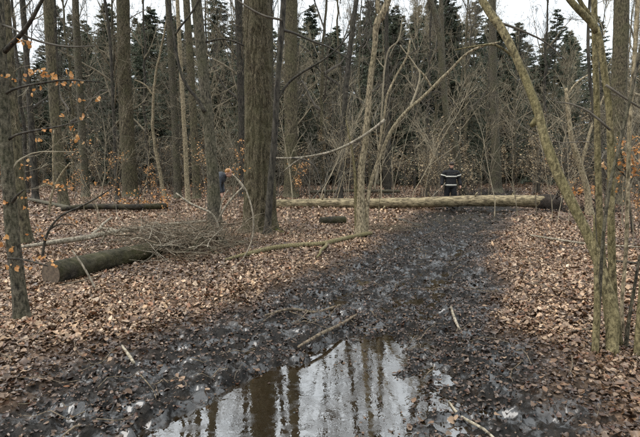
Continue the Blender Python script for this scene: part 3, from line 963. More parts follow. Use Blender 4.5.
# pale twin stem in the centre, grown up to the fallen log
YP = foot_Y(362, 236)
t15 = trunk_tree('tree', 'pale crooked twin stem standing in front of the fallen log at centre', 'tree',
                 [(391, -8, 6), (384, 10, 6.5), (377, 24, 6.4), (374, 50, 5.2), (370, 95, 5.6), (366, 130, 6), (362, 170, 7), (361, 205, 9), (361, 237, 10.5)], YP, 'pale', 8, 1, None, n=20, step=.06, seed=81, wig=.04)
b15, q = branch(t15, [(366, 236, 5.25), (367, 205, 4.50), (372, 180, 3.75), (381, 155, 3.75), (392, 130, 3.45), (407, 110, 3.15), (425, 95, 3.00), (445, 75, 2.70), (465, 55, 2.40), (483, 46, 1.95), (500, 42, 1.20)], YP, 'pale', n=12, seed=83, wig=.03)
branch(t15, [(357, 236, 5), (356, 205, 4), (355, 175, 3), (352, 150, 2), (346, 120, 1.2)], YP, 'hazel', seed=85)
branch(t15, [(378, 160, 2.6), (384, 120, 2.4), (388, 95, 2.2), (397, 75, 2), (408, 55, 2), (410, 40, 1.4)], YP, 'pale', seed=86, wig=.04)
branch(t15, [(374, 190, 2.2), (380, 140, 2), (386, 60, 1.6), (398, 40, 1.2), (402, 20, .9)], YP + .2, 'twig', seed=87, wig=.05)
branch(t15, [(410, 108, 2.2), (420, 78, 1.8), (415, 65, 1.4), (400, 45, 1)], YP, 'twig', seed=88, wig=.03)
branch(t15, [(432, 88, 2.2), (424, 75, 1.8), (414, 66, 1.4)], YP, 'pale', seed=89)
branch(t15, [(383, 20, 5), (378, 8, 4.4), (379, -8, 4)], YP, 'pale', seed=90)

# broken pale branch hanging across between oak and twin stem
bq = [(276, 158, 1.60), (294, 158, 1.92), (312, 156, 2.08), (330, 152, 2.40), (345, 146, 2.72), (360, 138, 2.88), (374, 128, 3.04), (385, 120, 3.52)]
br, q = branch(None, bq, YP - .25, 'dead', 'broken_branch', seed=91, wig=.03, n=10)
tag(br, 'pale broken branch caught in the twin stem, pointing left to the oak', 'branch')
side, _ = branch(br, [(303, 157, 2), (294, 163, 1.6), (283, 172, 1.2)], YP - .25, 'dead', 'side_twig', seed=92)
side, _ = branch(br, [(292, 158, 2), (305, 160, 1.6), (315, 167, 1.4), (320, 182, 1), (322, 190, .7)], YP - .25, 'twigdark', 'side_twig', seed=93)

# leaning stem and clump at the right
YC = foot_Y(612, 357)
t17 = trunk_tree('leaning_tree', 'lichen-spotted stem leaning far left out of the right-hand clump', 'tree',
                 [(476, -14, 6.71), (487, 8, 7.37), (502, 30, 7.62), (515, 55, 7.62), (528, 85, 7.95), (539, 115, 8.61), (545, 140, 9.19), (557, 172, 9.44), (573, 205, 9.77), (590, 240, 10.43), (603, 275, 11.67), (612, 312, 12.83), (612, 357, 11.67)],
                 YC, 'hazel', 6.2, 1, None, n=32, step=.035, seed=101, flare=1.15, rough=.13, dY=1.1, crown_s=.8)
branch(t17, [(540, 112, 7), (536, 121, 7), (531, 126, 5)], YC + .85, 'hazel', 'branch_stub', seed=102)
branch(t17, [(520, 62, 3.5), (508, 52, 2.6), (495, 45, 2.2), (478, 46, 1.6), (455, 50, 1)], YC + 1, 'hazel', seed=103, wig=.03)
branch(t17, [(497, 22, 3), (520, 30, 2), (545, 42, 1.6), (565, 60, 1)], YC + 1, 'twigdark', seed=104, wig=.03)

c18 = trunk_tree('tree', 'forked stem with dark upper limb, middle of the right-hand clump', 'tree',
                 [(596, 28, 6.05), (600, 42, 6.05), (604, 70, 6.05), (609, 110, 6.05), (611, 160, 6.43), (611, 220, 6.80), (613, 290, 7.56), (618, 352, 8.32)], YC + .15, 'hazel', None, n=20, step=.05, seed=111, flare=1.15, rough=.1)
branch(c18, [(597, 32, 6.40), (590, 21, 6.40), (580, 11, 6.08), (570, 0, 5.60), (560, -14, 4.80)], YC + .15, 'hazel', 'limb', seed=112, n=14)
branch(c18, [(597, 29, 4.80), (592, 18, 4.40), (583, 6, 4.00), (574, -10, 3.68)], YC + .3, 'hazel', 'limb', seed=113, n=14)
branch(c18, [(606, 85, 2.5), (622, 96, 2), (640, 108, 1.6)], YC + .1, 'twigdark', seed=114)
branch(c18, [(610, 130, 2.5), (590, 112, 2), (572, 104, 1.4), (556, 102, .8)], YC + .1, 'twigdark', seed=115, wig=.03)
trunk_tree('tree', 'straight greenish stem, leftmost upright of the right-hand clump', 'tree',
           [(594, -8, 5.29), (595, 50, 5.29), (597, 110, 5.67), (598, 170, 6.05), (601, 240, 6.43), (606, 300, 6.80), (609, 350, 6.80)], YC + .35, 'hazel', 6.5, 1, None, n=20, step=.06, seed=121, flare=1.1, crown_s=.8)
trunk_tree('tree', 'thin grey stem crossing diagonally in the right-hand clump', 'tree',
           [(640, 50, 2.59), (632, 90, 2.85), (624, 125, 2.98), (616, 160, 3.24), (609, 190, 3.24), (603, 240, 3.24), (600, 290, 3.24), (597, 352, 3.56)], YC + .05, 'grey', 5.5, 2, None, n=14, step=.06, seed=131, flare=1.2, crown_s=.7)
trunk_tree('tree', 'thin pale stem at the right edge beside the clump', 'tree',
           [(638, -5, 3.89), (635, 50, 3.89), (630, 120, 3.89), (628, 180, 3.56), (626, 250, 3.56), (622, 300, 3.56), (621, 350, 3.89)], YC + .45, 'pale', 6, 0, None, n=16, step=.06, seed=141, flare=1.15, crown_s=.7)
trunk_tree('tree', 'short yellowish stem cut by the right edge near the ground', 'tree',
           [(668, 60, 5.04), (655, 160, 5.76), (645, 260, 6.48), (637, 362, 7.20)], YC - .05, 'hazel', 5, 1, None, n=16, step=.06, seed=151, flare=1.1, crown_s=.7)
trunk_tree('tree', 'short side shoot at the left foot of the right-hand clump', 'tree',
           [(594, 215, 1.60), (595, 250, 3.20), (597, 300, 5.60), (595, 356, 6.40)], YC + .02, 'hazel', None, n=14, step=.05, seed=161, flare=1.15)
trunk_tree('tree', 'thin dark curved shoot rising right of the clump foot', 'tree',
           [(640, 255, 2.6), (634, 290, 3), (629, 320, 3.4), (625, 356, 4)], YC + .1, 'grey', None, n=12, step=.05, seed=165, flare=1.1)
sh = trunk_tree('sapling', 'thin dark sapling with a bent top above the clump', 'tree',
                [(590, -5, 2.4), (588, 40, 2.8), (590, 80, 3), (593, 104, 3.2), (596, 150, 3.4), (600, 215, 4)], 9.0, 'dark', 7, 2, 1, n=10, step=.1, seed=168, twig_z=1.2)
sh = trunk_tree('sapling', 'pale forked sapling behind the leaning stem', 'tree',
                [(566, 88, 3), (568, 110, 4), (572, 140, 5), (580, 165, 5.5), (587, 190, 6), (590, 208, 7)], 15, 'pale', None, n=12, step=.1, seed=171)
branch(sh, [(581, 166, 3.6), (588, 140, 3), (594, 122, 2.4), (604, 96, 1.6)], 15, 'pale', seed=172, wig=.04)
branch(sh, [(567, 96, 2.4), (578, 82, 2), (590, 74, 1.4)], 15, 'pale', seed=173, wig=.04)
sh = trunk_tree('sapling', 'pale curved sapling left of the grey trunk pair', 'tree',
                [(165, 30, 1.8), (157, 70, 2.2), (153, 100, 2.6), (154, 140, 3), (158, 165, 3.4), (165, 192, 4)], 24, 'pale', 14, 1, 0, n=10, step=.15, seed=175, wig=.06)
branch(sh, [(153, 95, 2), (145, 85, 1.6), (135, 80, 1.2)], 24, 'pale', seed=176)

# ------------------------------------------------------------------ fallen log across the track
lp = [(262, 204.5, 9.5, 18.2), (300, 203.6, 9.5, 18.1), (360, 203.5, 10, 17.9), (410, 202.8, 10.5, 17.8), (460, 201.2, 11, 17.7), (505, 200.8, 11.5, 17.55), (545, 202, 13, 17.4)]
q = [[*at(x, y, Y), w * .98 / 2 / F * Y] for x, y, w, Y in lp]
org = np.array([q[3][0], q[3][1], 0])
flog = empty('fallen_log', org, 'long pale fallen log lying across the muddy track', 'log')
tr = ob('trunk', limb_mesh('trunk', q, M['log'], org, 30, .08, .11, 0, 201, .06), flog)
e = [[*at(x, y, Y), w / 2 / F * Y] for x, y, w, Y in [(537, 201.8, 12, 17.44), (546, 202.2, 14, 17.4), (553, 202.6, 14.5, 17.36), (561, 203.5, 10, 17.3)]]
bt = ob('butt_end', limb_mesh('butt_end', e, M['butt'], org, 24, .06, .35, 0, 203), flog)
bt['label'] = 'dark torn butt of the log'
for k in range(9):
    a = RNG.uniform(0, 2 * np.pi)
    s = np.array(e[2][:3]); rr = e[2][3]
    dv = np.array([RNG.uniform(.1, .9), -.5 * RNG.random(), 0]) + np.array([0, math.cos(a), math.sin(a)]) * .7
    dv = nrm(dv)
    L_ = RNG.uniform(.2, .45)
    pts = [[*(s + dv * rr * .6), .05], [*(s + dv * (rr * .6 + L_ * .5) + RNG.normal(0, .04, 3)), .032], [*(s + dv * (rr * .6 + L_) + RNG.normal(0, .07, 3)), .012]]
    for w in pts: w[2] = max(w[2], H(w[0], w[1]) + .01)
    ob('root', limb_mesh('root', pts, M['butt'], org, 7, .06, .2, 0, 210 + k), flog)
for x, y, dx, dy in [(322, 200, 2, -6), (430, 197, -2, -5), (475, 196, 3, -4), (385, 206, -3, 4), (512, 197, 2, -5)]:
    branch(flog, [(x, y, 2), (x + dx * .5, y + dy * .6, 1.6), (x + dx, y + dy, 1)], 17.55, 'log', 'branch_stub', seed=220 + x)

# ------------------------------------------------------------------ cut mossy log on the left
a0, a1 = gnd(52, 291), gnd(205, 247)
q = []
for s in np.linspace(0, 1, 7):
    x, y = a0[0] + (a1[0] - a0[0]) * s, a0[1] + (a1[1] - a0[1]) * s
    rr = .165 - .035 * s
    q.append([x, y, H(x, y) + rr * .86, rr])
org = np.array([*a0[:2], 0])
clog = empty('cut_log', org, 'dark mossy sawn log lying at an angle at the left', 'log')
ob('trunk', limb_mesh('trunk', q, M['mosslog'], org, 40, .04, .12, .05, 231), clog)
d = nrm(np.array(q[0][:3]) - np.array(q[1][:3]))
mb = MB()
tubes(mb, [[np.array(q[0][:3]) - d * .01, np.array(q[0][:3]) + d * .004]], [[q[0][3] * .93] * 2], 28, True)
cf = ob('cut_face', mb.mesh('cut_face', M['cut'], smooth=False, origin=org), clog)
# thin mossy log behind, lying level
def ground_limb(name, label, cat, pxs, mat, lift=.0, n=12, group=None, seed=0, wig=.02, parts=()):
    q = []
    for (x, y, w) in pxs:
        g = gnd(x, y)
        rr = max(.003, w / 2 / F * g[1])
        q.append([g[0], g[1], H(g[0], g[1]) + rr * .8 + lift, rr])
    org = np.array([q[0][0], q[0][1], H(q[0][0], q[0][1])])
    if parts:
        o = empty(name, org, label, cat, group)
        ob('stem', limb_mesh('stem', q, M[mat], org, n, .06, .12, 0, seed, wig), o)
        for pp in parts:
            b = []
            for (x, y, w) in pp:
                g = gnd(x, y); rr = max(.003, w / 2 / F * g[1])
                b.append([g[0], g[1], H(g[0], g[1]) + rr + lift, rr])
            ob('side_twig', limb_mesh('side_twig', b, M[mat], org, 8, .05, .12, 0, seed + 1, wig), o)
    else:
        o = ob(name, limb_mesh(name, q, M[mat], org, n, .06, .12, 0, seed, wig), None, org)
        tag(o, label, cat, group)
    return o


ground_limb('thin_log', 'long thin mossy log lying level in the left middle ground', 'log', [(62, 215, 4.5), (90, 213, 5.5), (130, 212.5, 6), (168, 211, 6)], 'mosslog', .08, 16, seed=241)
ground_limb('thin_log', 'grey fallen pole slanting behind the level mossy log', 'log', [(20, 200, 3), (45, 206, 3.5), (75, 214, 4)], 'grey', .05, 12, seed=243)
ground_limb('thin_log', 'dark pole lying deep behind the fallen pale log', 'log', [(310, 198.5, 3), (345, 198, 3.2), (400, 198.5, 3.2)], 'grey', .25, 12, seed=244)
ground_limb('short_log', 'short mossy log piece below the fallen log near the twin stem', 'log', [(320, 226, 8), (332, 225.5, 9), (345, 225, 8.5)], 'mosslog', 0, 20, seed=245)
ground_limb('dead_branch', 'long pale dead branch lying above the mossy sawn log', 'branch', [(22, 262, 3), (55, 257, 5), (85, 252, 5.5), (110, 246, 5), (150, 239, 4.5), (180, 234, 4), (206, 231, 3)], 'dead', .16, 12, seed=247, wig=.05,
            parts=[[(90, 252, 3), (103, 236, 2.4), (112, 226, 2)], [(103, 240, 2), (120, 243, 1.6), (125, 250, 1.2)]])
ground_limb('dead_branch', 'forked pale branch lying on leaves below the oak', 'branch', [(226, 267, 3), (250, 260, 4.5), (275, 254, 5), (300, 251, 5), (322, 250, 5), (345, 243, 4.5), (371, 236, 4)], 'hazel', .03, 14, seed=249, wig=.05,
            parts=[[(327, 249, 4), (322, 256, 3), (317, 263, 2)]])
ground_limb('stick', 'straight brown stick on the mud edge below the forked branch', 'stick', [(265, 317, 2.4), (290, 311, 3), (315, 306, 3.4), (340, 301, 2.6)], 'stick', .01, 10, seed=251)
ground_limb('stick', 'bent stick lying at the top edge of the puddle', 'stick', [(298, 349, 2.6), (322, 336, 3.4), (341, 324, 3), (357, 316, 2)], 'stick', .03, 10, seed=253)
ground_limb('stick', 'short pale stick standing out of the wet mud', 'stick', [(451, 311, 2.2), (455, 321, 3), (460, 330, 2)], 'dead', .02, 10, seed=255)
ground_limb('stick', 'curved pale stick at the bottom right of the puddle', 'stick', [(449, 391, 2), (459, 404, 3), (470, 415, 3.2), (484, 425, 3), (500, 433, 2.6)], 'dead', .02, 10, seed=257, wig=.01)
ground_limb('stick', 'dark crooked stick right of the twin stem', 'stick', [(392, 221, 2), (405, 222, 3), (420, 227, 2.4)], 'dark', .02, 10, seed=259)
ground_limb('stick', 'long thin stick among leaves right of the track', 'stick', [(530, 241, 1.6), (555, 245, 2.2), (590, 250, 2), (640, 254, 1.6)], 'dead', .05, 8, seed=261)
ground_limb('stick', 'short twig in the mud at the bottom left corner', 'stick', [(62, 438, 2), (76, 431, 2.4), (88, 424, 1.6)], 'stick', .015, 8, seed=263)
ground_limb('stick', 'small forked twig where leaves meet mud at left', 'stick', [(122, 349, 2), (129, 354, 3.4), (134, 360, 3)], 'dead', .02, 8, seed=265)
ground_limb('stick', 'thin stick lying by the foot of the left stem', 'stick', [(60, 296, 1.6), (80, 292, 1.8), (98, 286, 1.4)], 'stick', .05, 8, seed=267)
ground_limb('stick', 'dark wet stick beside the foot of the right-hand clump', 'stick', [(560, 342, 2), (580, 338, 3), (600, 334, 2.4)], 'stick', .02, 8, seed=269)
ground_limb('stick', 'slim dark branch on leaves at the right edge', 'stick', [(590, 262, 1.6), (615, 268, 2.4), (640, 272, 2.4)], 'dark', .05, 8, seed=271)


def free_limb(name, label, cat, pts, Y, mat, seed=0, leaves=None, Y1=None, wig=.02, subs=()):
    """a leaning branch through photo pixels, its lower end on the ground"""
    o = empty(name, at(pts[0][0], pts[0][1], Y), label, cat)
    s, _ = branch(o, pts, Y, mat, 'stem', Y1, seed=seed, wig=wig)
    for k, sp_ in enumerate(subs):
        branch(o, sp_, Y, mat, 'side_twig', Y1, seed=seed + 1 + k, wig=wig)
    if leaves: hang_leaves(s, leaves[0], Y, np.array(o.location), leaves[1])
    return o


YA = foot_Y(228, 271)
free_limb('arching_branch', 'pale branch arching up in front of the oak, orange leaves at its tip', 'branch',
          [(228, 271, 0.99), (240, 262, 1.24), (249, 247, 1.36), (253, 230, 1.49), (252, 210, 1.61), (245, 190, 1.86), (238, 180, 1.49), (232, 174, 0.99)], YA, 'dead', 281,
          ([(240, 167), (243, 170)], .05), subs=[[(246, 192, 2), (240, 183, 1.4), (236, 178, 1)]])
free_limb('dead_branch', 'pale forked stick leaning right against the knotted trunk', 'branch',
          [(216, 246, 1.6), (217, 225, 2), (224, 209, 2.2), (234, 196, 2), (243, 187, 1.4)], Y9 - .35, 'dead', 285, subs=[[(220, 214, 1.6), (222, 200, 1.2), (228, 190, 1)]])
free_limb('dead_branch', 'pale straight stick leaning left from the brush pile', 'branch',
          [(222, 236, 1.6), (213, 215, 2.2), (200, 208, 2.2), (188, 202, 2), (176, 193, 1.6)], Y9 - .5, 'dead', 287)
free_limb('leafy_twig', 'dark twig with orange leaves rising over the sawn log', 'twig',
          [(42, 259, 2.6), (45, 240, 2.6), (51, 226, 2.4), (62, 215, 2.2), (80, 207, 2), (97, 198, 1.6), (112, 188, 1)], foot_Y(42, 262), 'dark', 289,
          ([(65, 219), (70, 218), (77, 222), (62, 217), (100, 198), (104, 196), (108, 193), (40, 230), (36, 232), (42, 236)], .06), subs=[[(50, 229, 1.8), (60, 224, 1.4), (74, 225, 1)]])
free_limb('dead_branch', 'thin pale twig leaning over the sawn log', 'branch', [(98, 293, 1.4), (88, 275, 2), (80, 262, 2), (72, 250, 1.4)], foot_Y(98, 294) - .1, 'dead', 291)
sp_ = free_limb('leafy_sapling', 'low sapling with a cluster of orange leaves behind the level mossy log', 'sapling', [(140, 209, 1.4), (138, 200, 1.4), (142, 190, 1.2), (150, 180, 1)], 17, 'dark', 293,
                ([(118 + RNG.uniform(0, 50), 190 + RNG.uniform(0, 18)) for _ in range(34)], .12))
free_limb('leafy_sapling', 'pale forked sapling with few orange leaves at far left', 'sapling', [(49, 214, 2.4), (51, 200, 2.4), (55, 186, 2.2), (62, 173, 2), (70, 163, 1.4)], 14, 'pale', 297,
          ([(48, 184), (52, 183), (60, 187), (63, 189), (72, 184)], .10), subs=[[(54, 188, 1.8), (47, 184, 1.4), (38, 188, 1)], [(54, 186, 2), (53, 160, 1.5), (54, 130, 1)]])
free_limb('leafy_sapling', 'low sapling with orange leaves behind the right-hand clump', 'sapling', [(632, 232, 2), (630, 200, 2), (626, 170, 1.6), (620, 150, 1)], 9, 'dark', 299,
          ([(min(650, max(594, RNG.normal(627, 12))), RNG.normal(163, 10)) for _ in range(60)], .085), subs=[[(628, 185, 1.4), (640, 165, 1)], [(627, 178, 1.4), (610, 160, 1)]])
free_limb('leafy_twig', 'orange leafy twig lying beside the dark butt of the fallen log', 'twig', [(600, 205, 1.8), (588, 196, 1.6), (574, 190, 1.2)], 16, 'dark', 303,
          ([(572 + RNG.uniform(0, 26), 187 + RNG.uniform(0, 8)) for _ in range(22)], .12))

# brush pile of dead twigs around the sawn log's far end
c = gnd(178, 262)
org = np.array([c[0], c[1], H(c[0], c[1])])
bp = empty('brush_pile', org, 'tangled grey heap of dead twigs over the sawn log', 'brush pile')
mb = MB()
n = 560
th = RNG.uniform(0, 2 * np.pi, n)
st = np.stack([c[0] - .15 + RNG.normal(0, .42, n), c[1] + .5 + RNG.normal(0, .45, n), RNG.uniform(.02, .5, n)], -1)
dr = np.stack([np.cos(th), np.sin(th) * .7, RNG.uniform(-.25, .45, n)], -1)
P, Rr = grow(st, dr, RNG.uniform(.25, .95, n), RNG.lognormal(-5.1, .45, n), np.full(n, .002), 7, .16, -.03)
P[..., 2] = np.maximum(P[..., 2], .03) + .04
tubes(mb, P, Rr, 4)
s, dd, l2, rr = children(P, Rr, 2, .2, .95, .7, .5)
P1, R1 = grow(s, dd, l2, rr, np.full(len(rr), .0015), 4, .15)
tubes(mb, P1, R1, 3)
tw = ob('twigs', mb.mesh('twigs', M['stick'], origin=org), bp)
tw['kind'] = 'stuff'
mb = MB()
n = 110
th = RNG.uniform(0, 2 * np.pi, n)
st = np.stack([c[0] - .1 + RNG.normal(0, .5, n), c[1] + .3 + RNG.normal(0, .5, n), RNG.uniform(.15, .5, n)], -1)
P, Rr = grow(st, np.stack([np.cos(th), np.sin(th) * .7, RNG.uniform(-.1, .6, n)], -1), RNG.uniform(.3, .9, n), RNG.uniform(.004, .009, n), np.full(n, .002), 7, .2, -.04)
P[..., 2] = np.maximum(P[..., 2], .06)
tubes(mb, P, Rr, 4)
tw = ob('pale_twigs', mb.mesh('pale_twigs', M['dead'], origin=org), bp)
tw['kind'] = 'stuff'
for k in range(14):
    a = RNG.uniform(0, 6.28); x, y = c[0] - .1 + RNG.normal(0, .45), c[1] + .2 + RNG.normal(0, .3)
    L_ = RNG.uniform(.5, 1.1); zz = RNG.uniform(.12, .42)
    ts = np.linspace(-.5, .5, 5)
    pts = [[x + math.cos(a) * L_ * t, y + math.sin(a) * .6 * L_ * t, H(x, y) + zz + .1 * RNG.normal() + .15 * t, .016 * (1 - .6 * abs(t + .5))] for t in ts]
    ob('branch', limb_mesh('branch', pts, M['dead' if k % 2 else 'grey'], org, 7, .06, .15, 0, 310 + k, .03), bp)
# twigs caught round the foot of the knotted trunk and the oak
for nm, lab, cx, cy, sx, hh, nn in (('brush_heap', 'small heap of thin twigs at the foot of the knotted trunk', 222, 250, .3, .5, 120),
                                    ('brush_heap', 'loose fine twigs standing against the foot of the oak', 258, 240, .4, .9, 36),
                                    ('brush_heap', 'dark debris heap right of the torn log butt', 580, 214, .75, .5, 260),
                                    ('brush_heap', 'brownish twig heap at the foot of the twin stem', 385, 230, .35, .2, 110)):
    c = gnd(cx, cy)
    org = np.array([c[0], c[1], H(c[0], c[1])])
    mb = MB()
    st = np.stack([c[0] + RNG.normal(0, sx, nn), c[1] + RNG.normal(0, .3, nn), np.full(nn, .03)], -1)
    th = RNG.uniform(0, 2 * np.pi, nn)
    dr = np.stack([np.cos(th), np.sin(th) * .6, RNG.uniform(.0, 1.6, nn) * hh], -1)
    P, Rr = grow(st, dr, RNG.uniform(.3, 1.1, nn) * (.5 + hh * .6), RNG.uniform(.004, .009, nn), np.full(nn, .002), 6, .17, -.05)
    P[..., 2] = np.maximum(P[..., 2], .02) + H(c[0], c[1])
    tubes(mb, P, Rr, 4)
    s, dd, l2, rr = children(P, Rr, 2, .2, .95, .7, .5)
    P1, R1 = grow(s, dd, l2, rr, np.full(len(rr), .0018), 4, .15)
    tubes(mb, P1, R1, 3)
    o = empty(nm, org, lab, 'brush heap')
    tw = ob('twigs', mb.mesh('twigs', M['butt' if 'dark' in lab else 'stick'], origin=org), o); tw['kind'] = 'stuff'

# ------------------------------------------------------------------ thicket behind: bare shrubs, withered-leaf saplings
def make_shrub(mat, nst=8, h=3.6, lean=.35, sub=(10, 7), rmin=.008, r0=.024):
    mb = MB()
    az = RNG.uniform(0, 2 * np.pi, nst); el = RNG.uniform(.0, lean, nst)
    d = np.stack([np.cos(az) * np.sin(el), np.sin(az) * np.sin(el), np.cos(el)], -1)
    st = np.stack([RNG.normal(0, .25, nst), RNG.normal(0, .25, nst), np.full(nst, -.1)], -1)
    P, Rr = grow(st, d, h * RNG.uniform(.55, 1.15, nst), r0 * RNG.uniform(.6, 1.2, nst), np.full(nst, rmin), 9, .11, .0)
    tubes(mb, P, Rr, 5)
    cur = (P, Rr)
    tips = []
    for nn in sub:
        s, dd, l2, rr = children(*cur, nn, .15, 1, .65, .42)
        rr = np.maximum(rr, rmin)
        P1, R1 = grow(s, dd, l2, rr, np.full(len(rr), rmin * .55), 5, .15, .05)
        tubes(mb, P1, R1, 3)
        tips.append(P1)
        cur = (P1, R1)
    return mb.mesh('stems', mat), tips


def leaves_on(tips, n, size, mat, name='leaves'):
    P = np.concatenate([t.reshape(-1, 3) for t in tips])
    P = P[RNG.integers(0, len(P), n)] + RNG.normal(0, .05, (n, 3))
    u = nrm(RNG.normal(0, 1, (n, 3)) * [1, 1, .5]); v = nrm(np.cross(u, RNG.normal(0, 1, (n, 3))))
    s = size * RNG.uniform(.6, 1.3, (n, 1))
    V = np.stack([P - u * s, P - v * s * .6, P + u * s, P + v * s * .6], 1).reshape(-1, 3)
    Q = np.arange(n * 4).reshape(n, 4)
    return mesh_np(name, V, [Q], mat, False)


M['twiggrey'] = plain('grey_twig_bark', (.075, .066, .05), (.22, .192, .14), .8, 6, 0, .6)
shrubs = [make_shrub(M['twiggrey'], 6, 3.8, .5), make_shrub(M['twiggrey'], 4, 4.8, .35, (10, 5)), make_shrub(M['twigdark'], 7, 3.2, .7), make_shrub(M['twiggrey'], 7, 2.4, .9, (8, 6)),
          make_shrub(M['twiggrey'], 3, 6.5, .25, (14, 5)), make_shrub(M['twig'], 3, 5.6, .4, (12, 5))]
beeches = []
for k in range(3):
    me, tips = make_shrub(M['twigdark'], 3 + k, 4.2 - .6 * k, .3, (11, 6))
    beeches.append((me, leaves_on(tips, 480, .05, M['ochre'])))


def track_gap(x, y):
    l, r = np.interp(y, TY, TL), np.interp(y, TY, TR)
    return not (l - .8 < x < r + .8)


kinds = [('leafless grey shrub in the tangled thicket behind the fallen log', 'bare shrubs of the background thicket'),
         ('sapling still holding withered brown leaves in the background thicket', 'leaf-holding saplings of the background thicket')]
ff = at(450, 190, 18.7)
cnt = 0
tries = 0
placed = []
while cnt < 112 and tries < 6000:
    tries += 1
    Y = 19.5 + 23 * RNG.random() ** .8
    x = (RNG.random() * 2 - 1) * .74 * Y
    left = x < -.13 * Y
    if left and Y < 25: continue
    if Y < 37 and not track_gap(x, Y): continue
    if abs(x - ff[0]) < 1.6 and Y < 22: continue
    if any((x - a) ** 2 + (Y - b) ** 2 < .8 for a, b in placed): continue
    placed.append((x, Y))
    z = H(x, Y)
    if cnt % 3 == 2 or (x > .2 * Y and cnt % 2):
        root = empty('withered_sapling', (x, Y, z), *[kinds[1][0], 'sapling', kinds[1][1]], rz=RNG.uniform(0, 6.28))
        a, b_ = beeches[cnt % 3 if cnt % 2 else (cnt + 1) % 3]
        ob('stems', a, root); l = ob('leaves', b_, root); l['kind'] = 'stuff'
    else:
        root = empty('bare_shrub', (x, Y, z), *[kinds[0][0], 'shrub', kinds[0][1]], rz=RNG.uniform(0, 6.28))
        ob('stems', shrubs[int(RNG.integers(0, 6))][0], root)
    s = RNG.uniform(.75, 1.35)
    root.scale = (s, s, s * RNG.uniform(.9, 1.3))
    cnt += 1

# thin pale saplings nearer by, one by one
whips = [make_shrub(M['twig'], 1, 5.5, .18, (13, 6), .004, .02), make_shrub(M['twig'], 2, 4.6, .25, (12, 6), .004, .018), make_shrub(M['pale'], 1, 4.2, .3, (9, 5), .004, .022),
         make_shrub(M['twig'], 3, 3.0, .5, (9, 5), .004, .014)]
near_whips = [
    (505, 15.5, 1, 1.0, 'thin pale sapling rising just behind the right half of the fallen log'),
    (528, 16.2, 0, 1.1, 'slender twiggy sapling directly left of the torn log butt'),
    (552, 13.2, 3, 1.0, 'low many-stemmed sapling in front of the log butt behind the leaning stem'),
    (578, 19.0, 0, 1.2, 'tall thin sapling behind the debris heap at right'),
    (600, 12.5, 1, .9, 'thin sapling seen between the two uprights of the right-hand clump'),
    (634, 11.5, 0, 1.0, 'pale sapling at the right edge behind the clump'),
    (645, 8.5, 3, .9, 'bushy low sapling cut by the right edge'),
    (478, 19.4, 2, 1.2, 'pale forked sapling right of the person in black'),
    (470, 20.5, 1, 1.3, 'thin twin sapling close behind the person in black'),
    (415, 19.2, 0, 1.1, 'thin pale sapling left of the person in black'),
    (398, 19.8, 1, 1.2, 'thin twin sapling behind the middle of the fallen log'),
    (378, 13.0, 2, .9, 'pale bent sapling just right of the twin stem'),
    (345, 18.9, 2, 1.2, 'pale sapling behind the log left of the twin stem'),
    (325, 19.6, 0, 1.0, 'slender sapling behind the log between oak and twin stem'),
    (308, 19.0, 1, 1.2, 'thin twin sapling behind the log close to the thick rough trunk'),
    (235, 16.0, 3, .8, 'low bushy sapling in the gap between knotted trunk and oak'),
    (150, 20.5, 2, 1.1, 'pale sapling behind the right end of the level mossy log'),
    (108, 19.5, 1, 1.0, 'thin twin sapling behind the middle of the level mossy log'),
    (90, 13.5, 3, .6, 'low twiggy sapling in front of the level mossy log'),
]
for k, (px_, Y, wk, sc_, lab) in enumerate(near_whips):
    x = at(px_, 200, Y)[0]
    root = empty('sapling', (x, Y, H(x, Y)), lab, 'sapling', None, k * 1.7)
    ob('stems', whips[wk][0], root)
    root.scale = (sc_, sc_, sc_)

# young beeches holding small orange leaves
M['russet'] = plain('russet_beech_leaf', (.32, .15, .055), (.60, .34, .14), .65, 4, 0, .3)
young = []
for k in range(3):
    me, tips = make_shrub(M['twigdark'], 1 + k % 2, 3.4 - .4 * k, .2, (9, 5), .004, .014)
    young.append((me, leaves_on(tips[-1:], 230, .034, M['russet'])))
for k, (px_, Y, sc_, lab) in enumerate([
        (30, 16.5, 1.0, 'young beech with orange leaves between the two leftmost trunks'),
        (75, 21.0, 1.1, 'young orange-leaved beech behind the forked mossy foot'),
        (102, 18.5, .8, 'small orange-leaved beech behind the level mossy log'),
        (160, 22.5, 1.0, 'orange-leaved beech right of the thick rough trunk'),
        (205, 18.0, 1.0, 'orange-leaved beech hidden behind the knotted trunk'),
        (229, 16.5, .95, 'orange-leaved beech in the gap left of the oak'),
        (303, 21.5, 1.1, 'orange-leaved beech right of the oak behind the fallen log'),
        (565, 18.5, .9, 'orange-leaved beech behind the torn log butt'),
        (612, 13.0, .9, 'orange-leaved beech behind the uprights of the right-hand clump'),
        (640, 10.5, .75, 'orange-leaved beech at the right edge of the wood')]):
    x = at(px_, 200, Y)[0]
    root = empty('young_beech', (x, Y, H(x, Y)), lab, 'sapling', None, k * 2.1)
    a_, b_ = young[k % 3]
    ob('stems', a_, root); ob('leaves', b_, root)['kind'] = 'stuff'
    root.scale = (sc_, sc_, sc_)

# shrubs standing right behind the person in black
for k, (px_, Y, mesh_k, sc_, lab) in enumerate([
        (436, 21.4, 0, .8, 'dry brown sapling just behind the left arm of the person in black'),
        (452, 23.0, 1, .9, 'dry brown sapling straight behind the person in black'),
        (468, 22.2, 2, .8, 'dry brown sapling just behind the right arm of the person in black'),
        (424, 23.5, 1, .9, 'dry brown sapling behind the tip of the wooden pole')]):
    x = at(px_, 200, Y)[0]
    root = empty('withered_sapling', (x, Y, H(x, Y)), lab, 'sapling', None, k * 1.3)
    a_, b_ = beeches[mesh_k]
    ob('stems', a_, root); ob('leaves', b_, root)['kind'] = 'stuff'
    t_ = ob('side_stems', shrubs[5 if k % 2 else 3][0], root); t_.scale = (.8, .8, .8)
    root.scale = (sc_, sc_, sc_)

